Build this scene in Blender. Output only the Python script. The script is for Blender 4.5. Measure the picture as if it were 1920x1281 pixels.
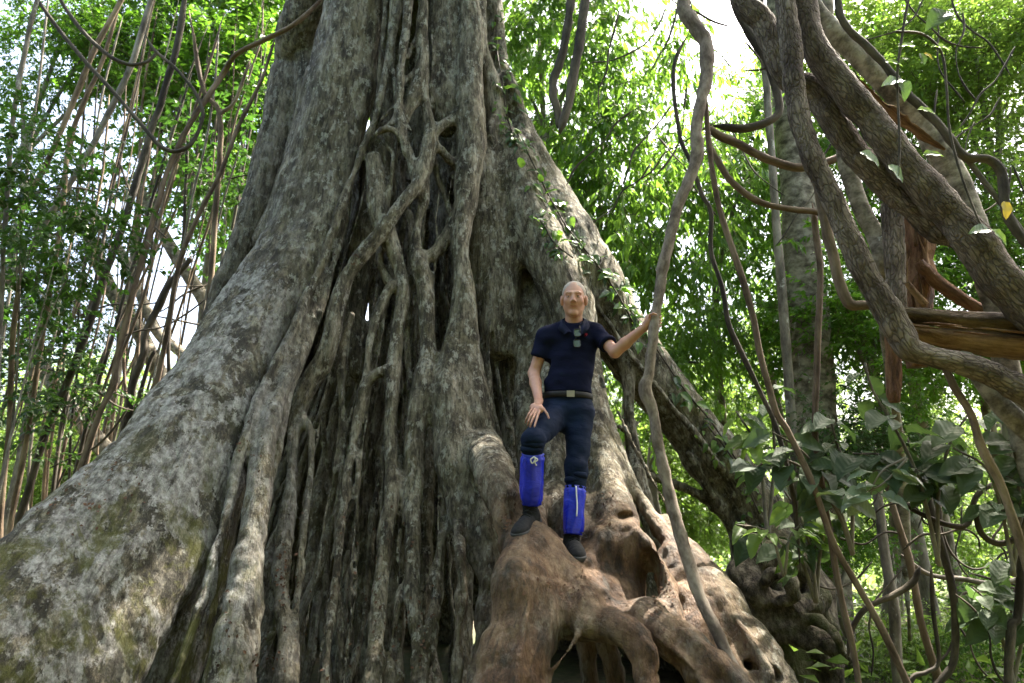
import bpy, math, random
import numpy as np
from mathutils import Vector, Matrix

# ---------------------------------------------------------------- camera, sky, sun, exposure
for o in list(bpy.data.objects):
    bpy.data.objects.remove(o)
scene = bpy.context.scene
COL = scene.collection
F_PX, PITCH, CAM_Z = 1330.0, math.radians(14.0), 1.6
cam_data = bpy.data.cameras.new('camera')
cam_data.lens = F_PX / 1920.0 * 36.0
cam_data.sensor_width = 36.0
cam_data.clip_start = 0.05
cam_data.clip_end = 2000.0
cam_data.dof.use_dof = True
cam_data.dof.focus_distance = 4.75
cam_data.dof.aperture_fstop = 2.4
camera = bpy.data.objects.new('camera', cam_data)
COL.objects.link(camera)
camera.location = (0, 0, CAM_Z)
camera.rotation_euler = (math.pi / 2 + PITCH, 0, 0)
scene.camera = camera

SUN_DIR = Vector((0.36, 0.30, 0.88)).normalized()          # towards the sun
world = bpy.data.worlds.new('World')
scene.world = world
world.use_nodes = True
nt = world.node_tree
sky = nt.nodes.new('ShaderNodeTexSky')
sky.sky_type = 'NISHITA'
sky.sun_disc = False
sky.sun_elevation = math.asin(SUN_DIR.z)
sky.sun_rotation = math.atan2(SUN_DIR.x, SUN_DIR.y)
sky.dust_density = 8.0
sky.air_density = 1.0
sky.ozone_density = 1.0
bg = nt.nodes['Background']
bg.inputs['Strength'].default_value = 0.13
nt.links.new(sky.outputs['Color'], bg.inputs['Color'])
sun_data = bpy.data.lights.new('sun', 'SUN')
sun_data.energy = 5.0
sun_data.angle = math.radians(0.53)
sun_data.color = (1.0, 0.93, 0.82)
sun = bpy.data.objects.new('sun', sun_data)
COL.objects.link(sun)
sun.rotation_euler = SUN_DIR.to_track_quat('Z', 'Y').to_euler()
sun.location = (0, 0, 40)
scene.view_settings.view_transform = 'Standard'
scene.view_settings.look = 'None'
scene.view_settings.gamma = 1.0
scene.view_settings.exposure = 2.9
scene.cycles.use_denoising = True
scene.cycles.max_bounces = 8
scene.cycles.diffuse_bounces = 3
scene.cycles.glossy_bounces = 2
scene.cycles.transmission_bounces = 5
scene.cycles.transparent_max_bounces = 4
scene.cycles.sample_clamp_indirect = 6.0
scene.cycles.caustics_reflective = False
scene.cycles.caustics_refractive = False

# ---------------------------------------------------------------- helpers
rng = np.random.default_rng(11)
CP, SP = math.cos(PITCH), math.sin(PITCH)

def W(px, py, Y):
    """photo pixel + distance along +Y -> world point"""
    u = (px - 960.0) / F_PX
    v = (640.5 - py) / F_PX
    t = Y / (CP - v * SP)
    return np.array([u * t, Y, CAM_Z + t * (v * CP + SP)])

def axial(px, py, Y):
    v = (640.5 - py) / F_PX
    return Y / (CP - v * SP)

def mpp(px, py, Y):
    return axial(px, py, Y) / F_PX

def hash3(ix, iy, iz, seed):
    h = (ix.astype(np.int64) * 374761393 + iy.astype(np.int64) * 668265263 + iz.astype(np.int64) * 2147483647 + seed * 974711) & 0xffffffff
    h = ((h ^ (h >> 13)) * 1274126177) & 0xffffffff
    h = (h ^ (h >> 16)) & 0xffffffff
    return h.astype(np.float64) / 4294967295.0 * 2 - 1

def vnoise(p, seed=0):
    p = np.asarray(p, float)
    i = np.floor(p).astype(np.int64)
    f = p - i
    f = f * f * (3 - 2 * f)
    out = np.zeros(len(p))
    for dx in (0, 1):
        wx = f[:, 0] if dx else 1 - f[:, 0]
        for dy in (0, 1):
            wy = f[:, 1] if dy else 1 - f[:, 1]
            for dz in (0, 1):
                wz = f[:, 2] if dz else 1 - f[:, 2]
                out += wx * wy * wz * hash3(i[:, 0] + dx, i[:, 1] + dy, i[:, 2] + dz, seed)
    return out

def fbm(p, seed=0, octaves=3):
    s, a = 0.0, 1.0
    for k in range(octaves):
        s = s + a * vnoise(p * (2.03 ** k), seed + k * 17)
        a *= 0.5
    return s

def catmull(pts, n):
    """resample control points (rows: xyz r ...) along a Catmull-Rom spline"""
    pts = np.asarray(pts, float)
    if len(pts) == 2:
        t = np.linspace(0, 1, n + 1)[:, None]
        return pts[0] * (1 - t) + pts[1] * t
    P = np.vstack([2 * pts[0] - pts[1], pts, 2 * pts[-1] - pts[-2]])
    out = []
    for i in range(1, len(P) - 2):
        p0, p1, p2, p3 = P[i - 1:i + 3]
        t = np.arange(n)[:, None] / n
        out.append(0.5 * (2 * p1 + (p2 - p0) * t + (2 * p0 - 5 * p1 + 4 * p2 - p3) * t ** 2 + (3 * p1 - p0 - 3 * p2 + p3) * t ** 3))
    out.append(pts[-1][None])
    return np.vstack(out)

def mesh_np(name, verts, faces, mats=(), smooth=True, attrs=None, face_mat=None, vec=None):
    """faces: (n,k) int array or list of such arrays"""
    if not isinstance(faces, (list, tuple)):
        faces = [faces]
    faces = [np.asarray(f, np.int32) for f in faces if len(f)]
    me = bpy.data.meshes.new(name)
    verts = np.ascontiguousarray(verts, np.float32)
    me.vertices.add(len(verts))
    me.vertices.foreach_set('co', verts.ravel())
    nl = sum(f.size for f in faces)
    npoly = sum(len(f) for f in faces)
    me.loops.add(nl)
    me.loops.foreach_set('vertex_index', np.concatenate([f.ravel() for f in faces]))
    starts, off = [], 0
    for f in faces:
        starts.append(off + np.arange(len(f), dtype=np.int32) * f.shape[1])
        off += f.size
    me.polygons.add(npoly)
    me.polygons.foreach_set('loop_start', np.concatenate(starts).astype(np.int32))
    if face_mat is not None:
        me.polygons.foreach_set('material_index', np.asarray(face_mat, np.int32))
    me.polygons.foreach_set('use_smooth', np.full(npoly, bool(smooth)))
    for m in mats:
        me.materials.append(m)
    if attrs:
        for k, v in attrs.items():
            a = me.attributes.new(k, 'FLOAT', 'POINT')
            a.data.foreach_set('value', np.ascontiguousarray(v, np.float32))
    if vec is not None:
        a = me.attributes.new('tc', 'FLOAT_VECTOR', 'POINT')
        a.data.foreach_set('vector', np.ascontiguousarray(vec, np.float32).ravel())
    me.update()
    return me

def link(name, me, parent=None, loc=None):
    o = bpy.data.objects.new(name, me)
    COL.objects.link(o)
    if parent is not None:
        o.parent = parent
    if loc is not None:
        o.location = loc
    return o

def tag(o, label=None, cat=None, group=None, kind=None):
    if label: o['label'] = label
    if cat: o['category'] = cat
    if group: o['group'] = group
    if kind: o['kind'] = kind
    return o

def empty(name, loc, label, cat, group=None):
    o = bpy.data.objects.new(name, None)
    o.empty_display_size = 0.2
    COL.objects.link(o)
    o.location = loc
    return tag(o, label, cat, group)

def obj_at(name, verts, faces, mat, parent=None, base=None, **kw):
    """mesh from world-space verts; origin at base (or the lowest point), or in the parent's frame"""
    verts = np.asarray(verts, float)
    mats = mat if isinstance(mat, (list, tuple)) else [mat]
    tc = getattr(tube_geo, 'tc', None)
    kw['vec'] = tc if tc is not None and len(tc) == len(verts) else verts
    tube_geo.tc = None
    if parent is not None:
        org = np.zeros(3)
        p = parent
        while p is not None:
            org = org + np.array(p.location)
            p = p.parent
        return link(name, mesh_np(name, verts - org, faces, mats, **kw), parent)
    if base is None:
        base = verts[np.argmin(verts[:, 2])]
    return link(name, mesh_np(name, verts - base, faces, mats, **kw), None, base)

def tube_geo(path, sides=8, rough=0.0, seed=0, freq=6.0, cap=True, ridges=0.0, flat=None):
    """path rows xyz r -> verts, [quads, tris]; rough = relative radial noise"""
    path = np.asarray(path, float)
    n = len(path)
    P, R = path[:, :3], path[:, 3]
    T = np.gradient(P, axis=0)
    T /= np.linalg.norm(T, axis=1)[:, None] + 1e-9
    up = np.array([0.0, 0.0, 1.0]) if abs(T[0][2]) < 0.9 else np.array([1.0, 0, 0])
    N = np.zeros_like(T)
    a = np.cross(T[0], up); a /= np.linalg.norm(a)
    N[0] = a
    for i in range(1, n):
        a = N[i - 1] - T[i] * np.dot(N[i - 1], T[i])
        N[i] = a / (np.linalg.norm(a) + 1e-9)
    B = np.cross(T, N)
    th = np.arange(sides) / sides * 2 * math.pi
    ring = N[:, None, :] * np.cos(th)[None, :, None] + B[:, None, :] * np.sin(th)[None, :, None]
    if flat is not None:
        ring = N[:, None, :] * np.cos(th)[None, :, None] + B[:, None, :] * np.sin(th)[None, :, None] * flat
    rad = np.repeat(R[:, None], sides, 1)
    if rough > 0:
        q = (P[:, None, :] + ring * R[:, None, None]).reshape(-1, 3)
        nz = fbm(q * freq, seed, 3).reshape(n, sides)
        rad = rad * (1 + rough * nz)
    if ridges > 0:
        rad = rad * (1 + ridges * np.sin(th * 5 + seed + 2.5 * np.cumsum(np.r_[0, np.linalg.norm(np.diff(P, axis=0), axis=1)])[:, None]))
    V = P[:, None, :] + ring * rad[:, :, None]
    V = V.reshape(-1, 3)
    arc = np.cumsum(np.r_[0, np.linalg.norm(np.diff(P, axis=0), axis=1)])
    tc = np.stack([rad * np.cos(th), rad * np.sin(th), np.repeat(arc[:, None], sides, 1)], -1).reshape(-1, 3) + seed * 0.37
    if cap: tc = np.vstack([tc, [0, 0, seed * 0.37], [0, 0, arc[-1] + seed * 0.37]])
    tube_geo.tc = tc
    i = np.arange(n - 1)[:, None] * sides
    j = np.arange(sides)[None, :]
    k = (np.arange(sides)[None, :] + 1) % sides
    Q = np.stack([i + j, i + k, i + sides + k, i + sides + j], -1).reshape(-1, 4)
    tris = np.zeros((0, 3), int)
    if cap:
        V = np.vstack([V, P[0], P[-1]])
        a, b = n * sides, n * sides + 1
        jj = np.arange(sides); kk = (jj + 1) % sides
        tris = np.vstack([np.stack([np.full(sides, a), kk, jj], 1), np.stack([np.full(sides, b), (n - 1) * sides + jj, (n - 1) * sides + kk], 1)])
    return V, [Q, tris]

def join_geo(parts):
    V, F4, F3, off = [], [], [], 0
    for v, fs in parts:
        V.append(v)
        for f in fs:
            if len(f):
                (F4 if f.shape[1] == 4 else F3).append(f + off)
        off += len(v)
    out = []
    if F4: out.append(np.vstack(F4))
    if F3: out.append(np.vstack(F3))
    return np.vstack(V), out

# ---------------------------------------------------------------- smooth-union distance field meshing
class Field:
    def __init__(self, lo, hi, h):
        self.lo = np.array(lo, float)
        self.h = h
        self.n = np.ceil((np.array(hi) - self.lo) / h).astype(int) + 1
        self.f = np.full(self.n, 0.4, np.float32)
        self.id = np.zeros(self.n, np.int16)

    def box(self, lo, hi):
        a = np.clip(np.floor((np.asarray(lo) - self.lo) / self.h).astype(int), 0, self.n)
        b = np.clip(np.ceil((np.asarray(hi) - self.lo) / self.h).astype(int) + 1, 0, self.n)
        return a, b

    def axes(self, a, b):
        return [(self.lo[i] + np.arange(a[i], b[i]) * self.h).astype(np.float32) for i in range(3)]

    def blend(self, a, b, d, k, ident, mode='add'):
        s = tuple(slice(a[i], b[i]) for i in range(3))
        f = self.f[s]
        if mode == 'add':
            if ident is not None:
                self.id[s][d < f] = ident
            if k > 0:
                hh = np.maximum(k - np.abs(f - d), 0) / k
                f[...] = np.minimum(f, d) - hh * hh * (k * 0.25)
            else:
                f[...] = np.minimum(f, d)
        else:
            d = -d
            if k > 0:
                hh = np.maximum(k - np.abs(f - d), 0) / k
                f[...] = np.maximum(f, d) + hh * hh * (k * 0.25)
            else:
                f[...] = np.maximum(f, d)

    def tube(self, path, k, ident=None, mode='add', squash=None):
        """path rows xyz r. squash=(axis, factor): the section is narrowed along that axis"""
        path = np.asarray(path, np.float32)
        pad = path[:, 3].max() + k + 2 * self.h
        a, b = self.box(path[:, :3].min(0) - pad, path[:, :3].max(0) + pad)
        if np.any(b - a < 2): return
        d = np.full(b - a, 0.4, np.float32)
        for p, q in zip(path[:-1], path[1:]):
            r = max(p[3], q[3]) + k + 2 * self.h
            sa, sb = self.box(np.minimum(p[:3], q[:3]) - r, np.maximum(p[:3], q[:3]) + r)
            sa = np.maximum(sa, a); sb = np.minimum(sb, b)
            if np.any(sb - sa < 1): continue
            X, Y, Z = self.axes(sa, sb)
            sc = [1.0, 1.0, 1.0]
            if squash: sc[squash[0]] = 1.0 / squash[1]
            X = (X - p[0])[:, None, None] * sc[0]; Y = (Y - p[1])[None, :, None] * sc[1]; Z = (Z - p[2])[None, None, :] * sc[2]
            ab = (q[:3] - p[:3]) * np.array(sc, np.float32)
            L2 = float(ab @ ab) + 1e-12
            t = np.clip((X * ab[0] + Y * ab[1] + Z * ab[2]) / L2, 0, 1)
            dd = np.sqrt((X - t * ab[0]) ** 2 + (Y - t * ab[1]) ** 2 + (Z - t * ab[2]) ** 2) - (p[3] + (q[3] - p[3]) * t)
            if squash: dd = dd * min(1.0, squash[1])
            s = tuple(slice(sa[i] - a[i], sb[i] - a[i]) for i in range(3))
            d[s] = np.minimum(d[s], dd)
        self.blend(a, b, d, k, ident, mode)

    def ell(self, c, r, k=0.0, ident=None, mode='add', rot=None):
        """ellipsoid, rot = 3x3 whose rows are its axes"""
        c = np.asarray(c, float); r = np.asarray(r, float)
        m = r.max() + k + 2 * self.h
        a, b = self.box(c - m, c + m)
        X, Y, Z = self.axes(a, b)
        X = (X - c[0])[:, None, None]; Y = (Y - c[1])[None, :, None]; Z = (Z - c[2])[None, None, :]
        if rot is None: rot = np.eye(3)
        u = [(X * rot[i][0] + Y * rot[i][1] + Z * rot[i][2]) / r[i] for i in range(3)]
        k0 = np.sqrt(u[0] ** 2 + u[1] ** 2 + u[2] ** 2)
        k1 = np.sqrt((u[0] / r[0]) ** 2 + (u[1] / r[1]) ** 2 + (u[2] / r[2]) ** 2) + 1e-9
        d = np.where(k0 < 1e-4, -r.min(), k0 * (k0 - 1.0) / k1).astype(np.float32)
        self.blend(a, b, d, k, ident, mode)

    def cut(self, p, n, k=0.0):
        """keep the side of the plane that n points away from"""
        n = np.asarray(n, float); n = n / np.linalg.norm(n)
        X, Y, Z = self.axes(np.zeros(3, int), self.n)
        d = ((X - p[0])[:, None, None] * n[0] + (Y - p[1])[None, :, None] * n[1] + (Z - p[2])[None, None, :] * n[2]).astype(np.float32)
        self.f = np.maximum(self.f, d)

    def mesh(self):
        f, n, h = self.f, self.n, self.h
        f[0] = f[-1] = 0.4; f[:, 0] = f[:, -1] = 0.4; f[:, :, 0] = f[:, :, -1] = 0.4
        ins = f < 0
        s = np.zeros(n - 1, np.uint8)
        for dx in (0, 1):
            for dy in (0, 1):
                for dz in (0, 1):
                    s += ins[dx:n[0] - 1 + dx, dy:n[1] - 1 + dy, dz:n[2] - 1 + dz]
        act = np.flatnonzero((s > 0) & (s < 8))
        idx = np.full(s.size, -1, np.int32)
        idx[act] = np.arange(len(act), dtype=np.int32)
        ci = np.stack(np.unravel_index(act, s.shape), 1)
        pos = np.zeros((len(act), 3)); cnt = np.zeros(len(act))
        corners = [(0, 0, 0), (1, 0, 0), (0, 1, 0), (1, 1, 0), (0, 0, 1), (1, 0, 1), (0, 1, 1), (1, 1, 1)]
        vals = [f[ci[:, 0] + c[0], ci[:, 1] + c[1], ci[:, 2] + c[2]] for c in corners]
        for i in range(8):
            for j in range(i + 1, 8):
                dlt = np.array(corners[j]) - np.array(corners[i])
                if np.abs(dlt).sum() != 1: continue
                m = (vals[i] < 0) != (vals[j] < 0)
                t = vals[i][m] / (vals[i][m] - vals[j][m])
                pos[m] += np.array(corners[i]) + t[:, None] * dlt
                cnt[m] += 1
        pos /= cnt[:, None]
        verts = self.lo + (ci + pos) * h
        near = ci + np.round(pos).astype(int)
        vid = self.id[near[:, 0], near[:, 1], near[:, 2]]
        idx = idx.reshape(s.shape)
        quads = []
        for ax in range(3):
            o1, o2 = [(1, 2), (2, 0), (0, 1)][ax]
            sl = [slice(1, -1)] * 3
            sl[ax] = slice(0, -1)
            lo_ = ins[tuple(sl)]
            sl2 = list(sl); sl2[ax] = slice(1, None)
            hi_ = ins[tuple(sl2)]
            e = np.stack(np.nonzero(lo_ != hi_), 1)
            if not len(e): continue
            sign = lo_[e[:, 0], e[:, 1], e[:, 2]]
            g = e.copy(); g[:, o1] += 1; g[:, o2] += 1
            def cell(d1, d2):
                c = g.copy(); c[:, o1] -= d1; c[:, o2] -= d2
                return idx[c[:, 0], c[:, 1], c[:, 2]]
            q = np.stack([cell(1, 1), cell(0, 1), cell(0, 0), cell(1, 0)], 1)
            q[~sign] = q[~sign][:, ::-1]
            quads.append(q)
        Q = np.vstack(quads)
        Q = Q[(Q >= 0).all(1)]
        return verts, Q, vid

def vert_normals(V, Q):
    fn = np.cross(V[Q[:, 2]] - V[Q[:, 0]], V[Q[:, 3]] - V[Q[:, 1]])
    N = np.zeros_like(V)
    for k in range(4):
        for c in range(3):
            N[:, c] += np.bincount(Q[:, k], fn[:, c], len(V))
    return N / (np.linalg.norm(N, axis=1)[:, None] + 1e-12)

def relax(V, Q, it=2, lam=0.5):
    for _ in range(it):
        acc = np.zeros_like(V); cnt = np.zeros(len(V))
        for k in range(4):
            a, b = Q[:, k], Q[:, (k + 1) % 4]
            cnt += np.bincount(a, minlength=len(V))
            for c in range(3):
                acc[:, c] += np.bincount(a, V[b, c], len(V))
        V = V * (1 - lam) + lam * acc / np.maximum(cnt, 1)[:, None]
    return V

# ---------------------------------------------------------------- materials
def new_mat(name):
    m = bpy.data.materials.new(name)
    m.use_nodes = True
    return m, m.node_tree, m.node_tree.nodes['Principled BSDF']

class NB:
    """tiny node builder"""
    def __init__(self, nt):
        self.nt = nt
    def n(self, t, **kw):
        nd = self.nt.nodes.new(t)
        for k, v in kw.items():
            setattr(nd, k, v)
        return nd
    def l(self, a, b):
        self.nt.links.new(a, b)
    def coord(self, scale=(1, 1, 1), straight=False):
        m = self.n('ShaderNodeMapping')
        m.inputs['Scale'].default_value = scale
        if straight:
            t = self.n('ShaderNodeAttribute'); t.attribute_name = 'tc'
            self.l(t.outputs['Vector'], m.inputs['Vector'])
        else:
            t = self.n('ShaderNodeTexCoord')
            self.l(t.outputs['Object'], m.inputs['Vector'])
        return m.outputs['Vector']
    def noise(self, vec, scale, detail=6, rough=0.6, dist=0.0):
        t = self.n('ShaderNodeTexNoise')
        t.inputs['Scale'].default_value = scale; t.inputs['Detail'].default_value = detail
        t.inputs['Roughness'].default_value = rough; t.inputs['Distortion'].default_value = dist
        self.l(vec, t.inputs['Vector'])
        return t.outputs['Fac']
    def vor(self, vec, scale, feature='F1'):
        t = self.n('ShaderNodeTexVoronoi', feature=feature)
        t.inputs['Scale'].default_value = scale
        self.l(vec, t.inputs['Vector'])
        return t.outputs['Distance']
    def ramp(self, fac, stops):
        r = self.n('ShaderNodeValToRGB')
        el = r.color_ramp.elements
        while len(el) < len(stops): el.new(0.5)
        for e, (p, c) in zip(el, stops):
            e.position = p
            e.color = (c, c, c, 1) if not isinstance(c, (tuple, list)) else (*c, 1)
        self.l(fac, r.inputs['Fac'])
        return r.outputs['Color']
    def mix(self, fac, a, b, blend='MIX'):
        m = self.n('ShaderNodeMix', data_type='RGBA', blend_type=blend)
        for s, v in ((0, fac), (6, a), (7, b)):
            if isinstance(v, (int, float)): m.inputs[s].default_value = v if s == 0 else (v, v, v, 1)
            elif isinstance(v, tuple): m.inputs[s].default_value = (*v, 1)
            else: self.l(v, m.inputs[s])
        return m.outputs[2]
    def math(self, op, a, b=None):
        m = self.n('ShaderNodeMath', operation=op)
        for i, v in enumerate((a, b)):
            if v is None: continue
            if isinstance(v, (int, float)): m.inputs[i].default_value = v
            else: self.l(v, m.inputs[i])
        return m.outputs[0]
    def attr(self, name):
        a = self.n('ShaderNodeAttribute'); a.attribute_name = name
        return a.outputs['Fac']
    def bump(self, height, strength, dist, prev=None):
        b = self.n('ShaderNodeBump')
        b.inputs['Strength'].default_value = strength; b.inputs['Distance'].default_value = dist
        self.l(height, b.inputs['Height'])
        if prev is not None: self.l(prev, b.inputs['Normal'])
        return b.outputs['Normal']

def bark_mat(name, dark, mid, light, scale=6.0, stretch=0.35, lichen=0.0, moss=0.0, fissure=0.0, bump=0.5, dist=0.012, rough=0.85, lichen_col=(0.42, 0.42, 0.38), moss_col=(0.075, 0.085, 0.022)):
    m, nt, bs = new_mat(name)
    b = NB(nt)
    v = b.coord((1, 1, stretch), True)
    n1 = b.noise(v, scale, 8, 0.68, 0.15)
    col = b.ramp(n1, [(0.38, dark), (0.5, mid), (0.63, light)])
    v2 = b.coord((1, 1, 0.7), True)
    if moss > 0:
        n2 = b.noise(v2, 1.1, 5, 0.7, 0.4)
        col = b.mix(b.ramp(n2, [(0.62 - moss * 0.2, 0.0), (0.75 - moss * 0.2, 0.85)]), col, moss_col)
    if lichen > 0:
        n3 = b.noise(v2, 4.5, 8, 0.72, 0.1)
        col = b.mix(b.ramp(n3, [(0.66 - lichen * 0.15, 0.0), (0.70 - lichen * 0.15, 0.8)]), col, lichen_col)
    hgt = b.noise(b.coord((1, 1, 0.5), True), scale * 5, 6, 0.65)
    nrm = b.bump(hgt, bump, dist)
    if fissure > 0:
        vf = b.coord((1, 1, 0.30), True)
        wob = b.n('ShaderNodeTexNoise'); wob.inputs['Scale'].default_value = 22; wob.inputs['Detail'].default_value = 4
        b.l(vf, wob.inputs['Vector'])
        ad = b.n('ShaderNodeMix', data_type='VECTOR'); ad.inputs[0].default_value = 0.05
        b.l(vf, ad.inputs[4]); b.l(wob.outputs['Color'], ad.inputs[5])
        vz = b.vor(ad.outputs[1], 52.0, 'DISTANCE_TO_EDGE')
        fz = b.ramp(vz, [(0.0, 0.0), (0.16, 1.0)])
        nrm = b.bump(fz, fissure, 0.014, nrm)
        col = b.mix(b.ramp(vz, [(0.0, 0.38), (0.14, 0.0)]), col, tuple(x * 0.45 for x in dark))
    b.l(col, bs.inputs['Base Color'])
    b.l(nrm, bs.inputs['Normal'])
    bs.inputs['Roughness'].default_value = rough
    bs.inputs['Specular IOR Level'].default_value = 0.25
    return m

def flat_mat(name, col, rough=0.6, spec=0.4, bump=None, sheen=0.0, var=0.0, vscale=20):
    m, nt, bs = new_mat(name)
    b = NB(nt)
    if var > 0:
        n = b.noise(b.coord(), vscale, 4, 0.6)
        c = b.ramp(n, [(0.3, tuple(x * (1 - var) for x in col)), (0.7, tuple(min(1, x * (1 + var)) for x in col))])
        b.l(c, bs.inputs['Base Color'])
    else:
        bs.inputs['Base Color'].default_value = (*col, 1)
    bs.inputs['Roughness'].default_value = rough
    bs.inputs['Specular IOR Level'].default_value = spec
    if sheen: bs.inputs['Sheen Weight'].default_value = sheen
    if bump:
        b.l(b.bump(b.noise(b.coord(), bump[0], 3, 0.6), bump[1], bump[2]), bs.inputs['Normal'])
    return m

def leaf_mat(name, dark, light, trans, tw=0.45, rough=0.45, spec=0.35, veins=False):
    m, nt, bs = new_mat(name)
    b = NB(nt)
    a = b.attr('var')
    col = b.ramp(a, [(0.0, dark), (0.8, light), (1.0, tuple(x * 1.35 for x in light))])
    b.l(col, bs.inputs['Base Color'])
    bs.inputs['Roughness'].default_value = rough
    bs.inputs['Specular IOR Level'].default_value = spec
    tr = b.n('ShaderNodeBsdfTranslucent')
    tc = b.ramp(a, [(0.0, tuple(x * 0.7 for x in trans)), (1.0, trans)])
    b.l(tc, tr.inputs['Color'])
    if veins:
        w = b.n('ShaderNodeTexWave', wave_type='BANDS', bands_direction='DIAGONAL')
        uvn = b.n('ShaderNodeAttribute'); uvn.attribute_name = 'rib'
        h = b.math('SINE', b.math('MULTIPLY', uvn.outputs['Fac'], 44.0))
        nrm = b.bump(h, 0.22, 0.004)
        b.l(nrm, bs.inputs['Normal'])
    mx = b.n('ShaderNodeMixShader')
    mx.inputs[0].default_value = tw
    b.l(bs.outputs[0], mx.inputs[1]); b.l(tr.outputs[0], mx.inputs[2])
    out = [x for x in nt.nodes if x.type == 'OUTPUT_MATERIAL'][0]
    b.l(mx.outputs[0], out.inputs['Surface'])
    return m
# ---------------------------------------------------------------- ground
def ground_z(x, y):
    x = np.asarray(x, float); y = np.asarray(y, float)
    p = np.stack([x * 0.12, y * 0.12, np.zeros_like(x)], -1).reshape(-1, 3)
    z = 0.35 * vnoise(p, 5) + 0.08 * vnoise(p * 5, 9)
    z = z.reshape(x.shape)
    far = np.clip((np.hypot(x, y) - 14) / 60, 0, 1)
    return z * (0.3 + 1.5 * far) + 0.02

def ground_mat():
    m, nt, bs = new_mat('forest_floor')
    b = NB(nt)
    v = b.coord()
    n = b.noise(v, 9, 8, 0.7)
    c = b.ramp(n, [(0.3, (0.03, 0.022, 0.013)), (0.5, (0.075, 0.055, 0.03)), (0.75, (0.16, 0.115, 0.06))])
    n2 = b.noise(v, 0.5, 5, 0.7)
    c = b.mix(b.ramp(n2, [(0.42, 0.0), (0.6, 0.8)]), c, (0.05, 0.085, 0.02))
    b.l(c, bs.inputs['Base Color'])
    b.l(b.bump(n, 0.8, 0.05), bs.inputs['Normal'])
    bs.inputs['Roughness'].default_value = 0.95
    return m

g = np.concatenate([np.linspace(-400, -45, 10), np.linspace(-40, 40, 121), np.linspace(45, 400, 10)])
GX, GY = np.meshgrid(g, g, indexing='ij')
GV = np.stack([GX, GY, ground_z(GX, GY)], -1).reshape(-1, 3)
ng = len(g)
gi = (np.arange(ng - 1)[:, None] * ng + np.arange(ng - 1)[None, :]).ravel()
tag(link('ground', mesh_np('ground', GV, np.stack([gi, gi + ng, gi + ng + 1, gi + 1], 1), [ground_mat()])), kind='structure')

# ---------------------------------------------------------------- the strangler fig
AX_Y = 7.4
def axis_x(z): return -0.85 - 0.07 * z
def cone_r(z): return 1.15 + 1.9 * np.exp(-np.maximum(z, 0) / 2.0)

def surfY(px, py):
    Y = np.linspace(3.2, AX_Y, 211)
    u = (px - 960.0) / F_PX; v = (640.5 - py) / F_PX
    t = Y / (CP - v * SP)
    x, z = u * t, CAM_Z + t * (v * CP + SP)
    d = np.hypot(x - axis_x(z), Y - AX_Y) - cone_r(z)
    hit = np.flatnonzero(d < 0)
    return float(Y[hit[0]] if len(hit) else Y[np.argmin(d)])

BR, AR, CR = 'buttress_root', 'aerial_root', 'cross_root'
fig_paths = []
def root(name, pts, off=0.0, k=0.07, n=6, wob=0.012, seed=None):
    """pts: (px, py, r_px) on the trunk's surface (+off m deeper) or (px, py, r_px, Y) at a given distance"""
    rows = []
    for p in pts:
        Y = p[3] if len(p) > 3 else surfY(p[0], p[1]) + off
        rows.append([*W(p[0], p[1], Y), p[2] * mpp(p[0], p[1], Y)])
    rows = np.array(rows)
    path = catmull(rows, n)
    s = len(fig_paths) if seed is None else seed
    q = path[:, :3] * 2.3
    for c in range(3):
        path[:, c] += wob * fbm(q, 100 + s * 3 + c, 2)
    path[:, 3] *= 1 + 0.06 * fbm(q * 1.4, 400 + s, 2)
    if name != BR: path[:, 3] *= 0.78
    path[:, 3] = np.maximum(path[:, 3], 0.013)
    fig_paths.append((name, path, k if name == BR else k * 0.45))

# back left stem
root(BR, [(600, -190, 42), (583, -60, 40), (578, 0, 38), (556, 80, 40), (548, 128, 33), (542, 150, 38), (522, 250, 34), (490, 360, 30), (452, 470, 27), (416, 560, 24), (392, 640, 22), (350, 780, 24), (300, 950, 30)], off=0.55, k=0.05)
# great left slab
root(BR, [(700, -190, 48), (680, -60, 50), (672, 0, 52), (655, 100, 56), (637, 190, 60), (607, 290, 62), (582, 380, 62), (562, 460, 60)], k=0.10, off=0.22)
root(BR, [(640, -150, 20), (632, 0, 22), (606, 100, 22), (585, 200, 22), (556, 290, 24), (530, 380, 26), (500, 450, 28)], k=0.12, off=0.12)
SL = [(575, 150, 6.55), (552, 270, 6.5), (516, 379, 6.35), (482, 467, 6.2), (403, 593, 5.85), (338, 697, 5.55), (276, 771, 5.3), (206, 860, 5.0), (137, 915, 4.8), (39, 1005, 4.5), (-60, 1095, 4.25), (-220, 1230, 3.95)]
SR = [(695, 150, 6.3), (664, 292, 6.25), (652, 365, 6.2), (636, 440, 6.15), (580, 530, 6.0), (535, 615, 5.8), (492, 700, 5.55), (455, 800, 5.3), (424, 900, 5.1), (380, 1030, 4.85), (310, 1160, 4.6), (230, 1320, 4.35)]
for j in range(8):
    u_ = (j + 0.5) / 8
    pts = []
    for l_, r_ in zip(SL, SR):
        wdt = math.hypot(r_[0] - l_[0], r_[1] - l_[1])
        bow = -0.10 * math.sin(math.pi * u_)
        pts.append((l_[0] + (r_[0] - l_[0]) * u_, l_[1] + (r_[1] - l_[1]) * u_, wdt / 8 * rng.uniform(0.72, 0.92), l_[2] + (r_[2] - l_[2]) * u_ + bow + rng.uniform(-0.02, 0.02)))
    root(BR, pts, k=0.13, wob=0.02)
root(BR, [(430, 900, 35, 5.2), (400, 1010, 40, 5.1), (370, 1120, 48, 5.0), (330, 1230, 55, 4.9), (290, 1350, 60, 4.8)], k=0.12)
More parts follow.
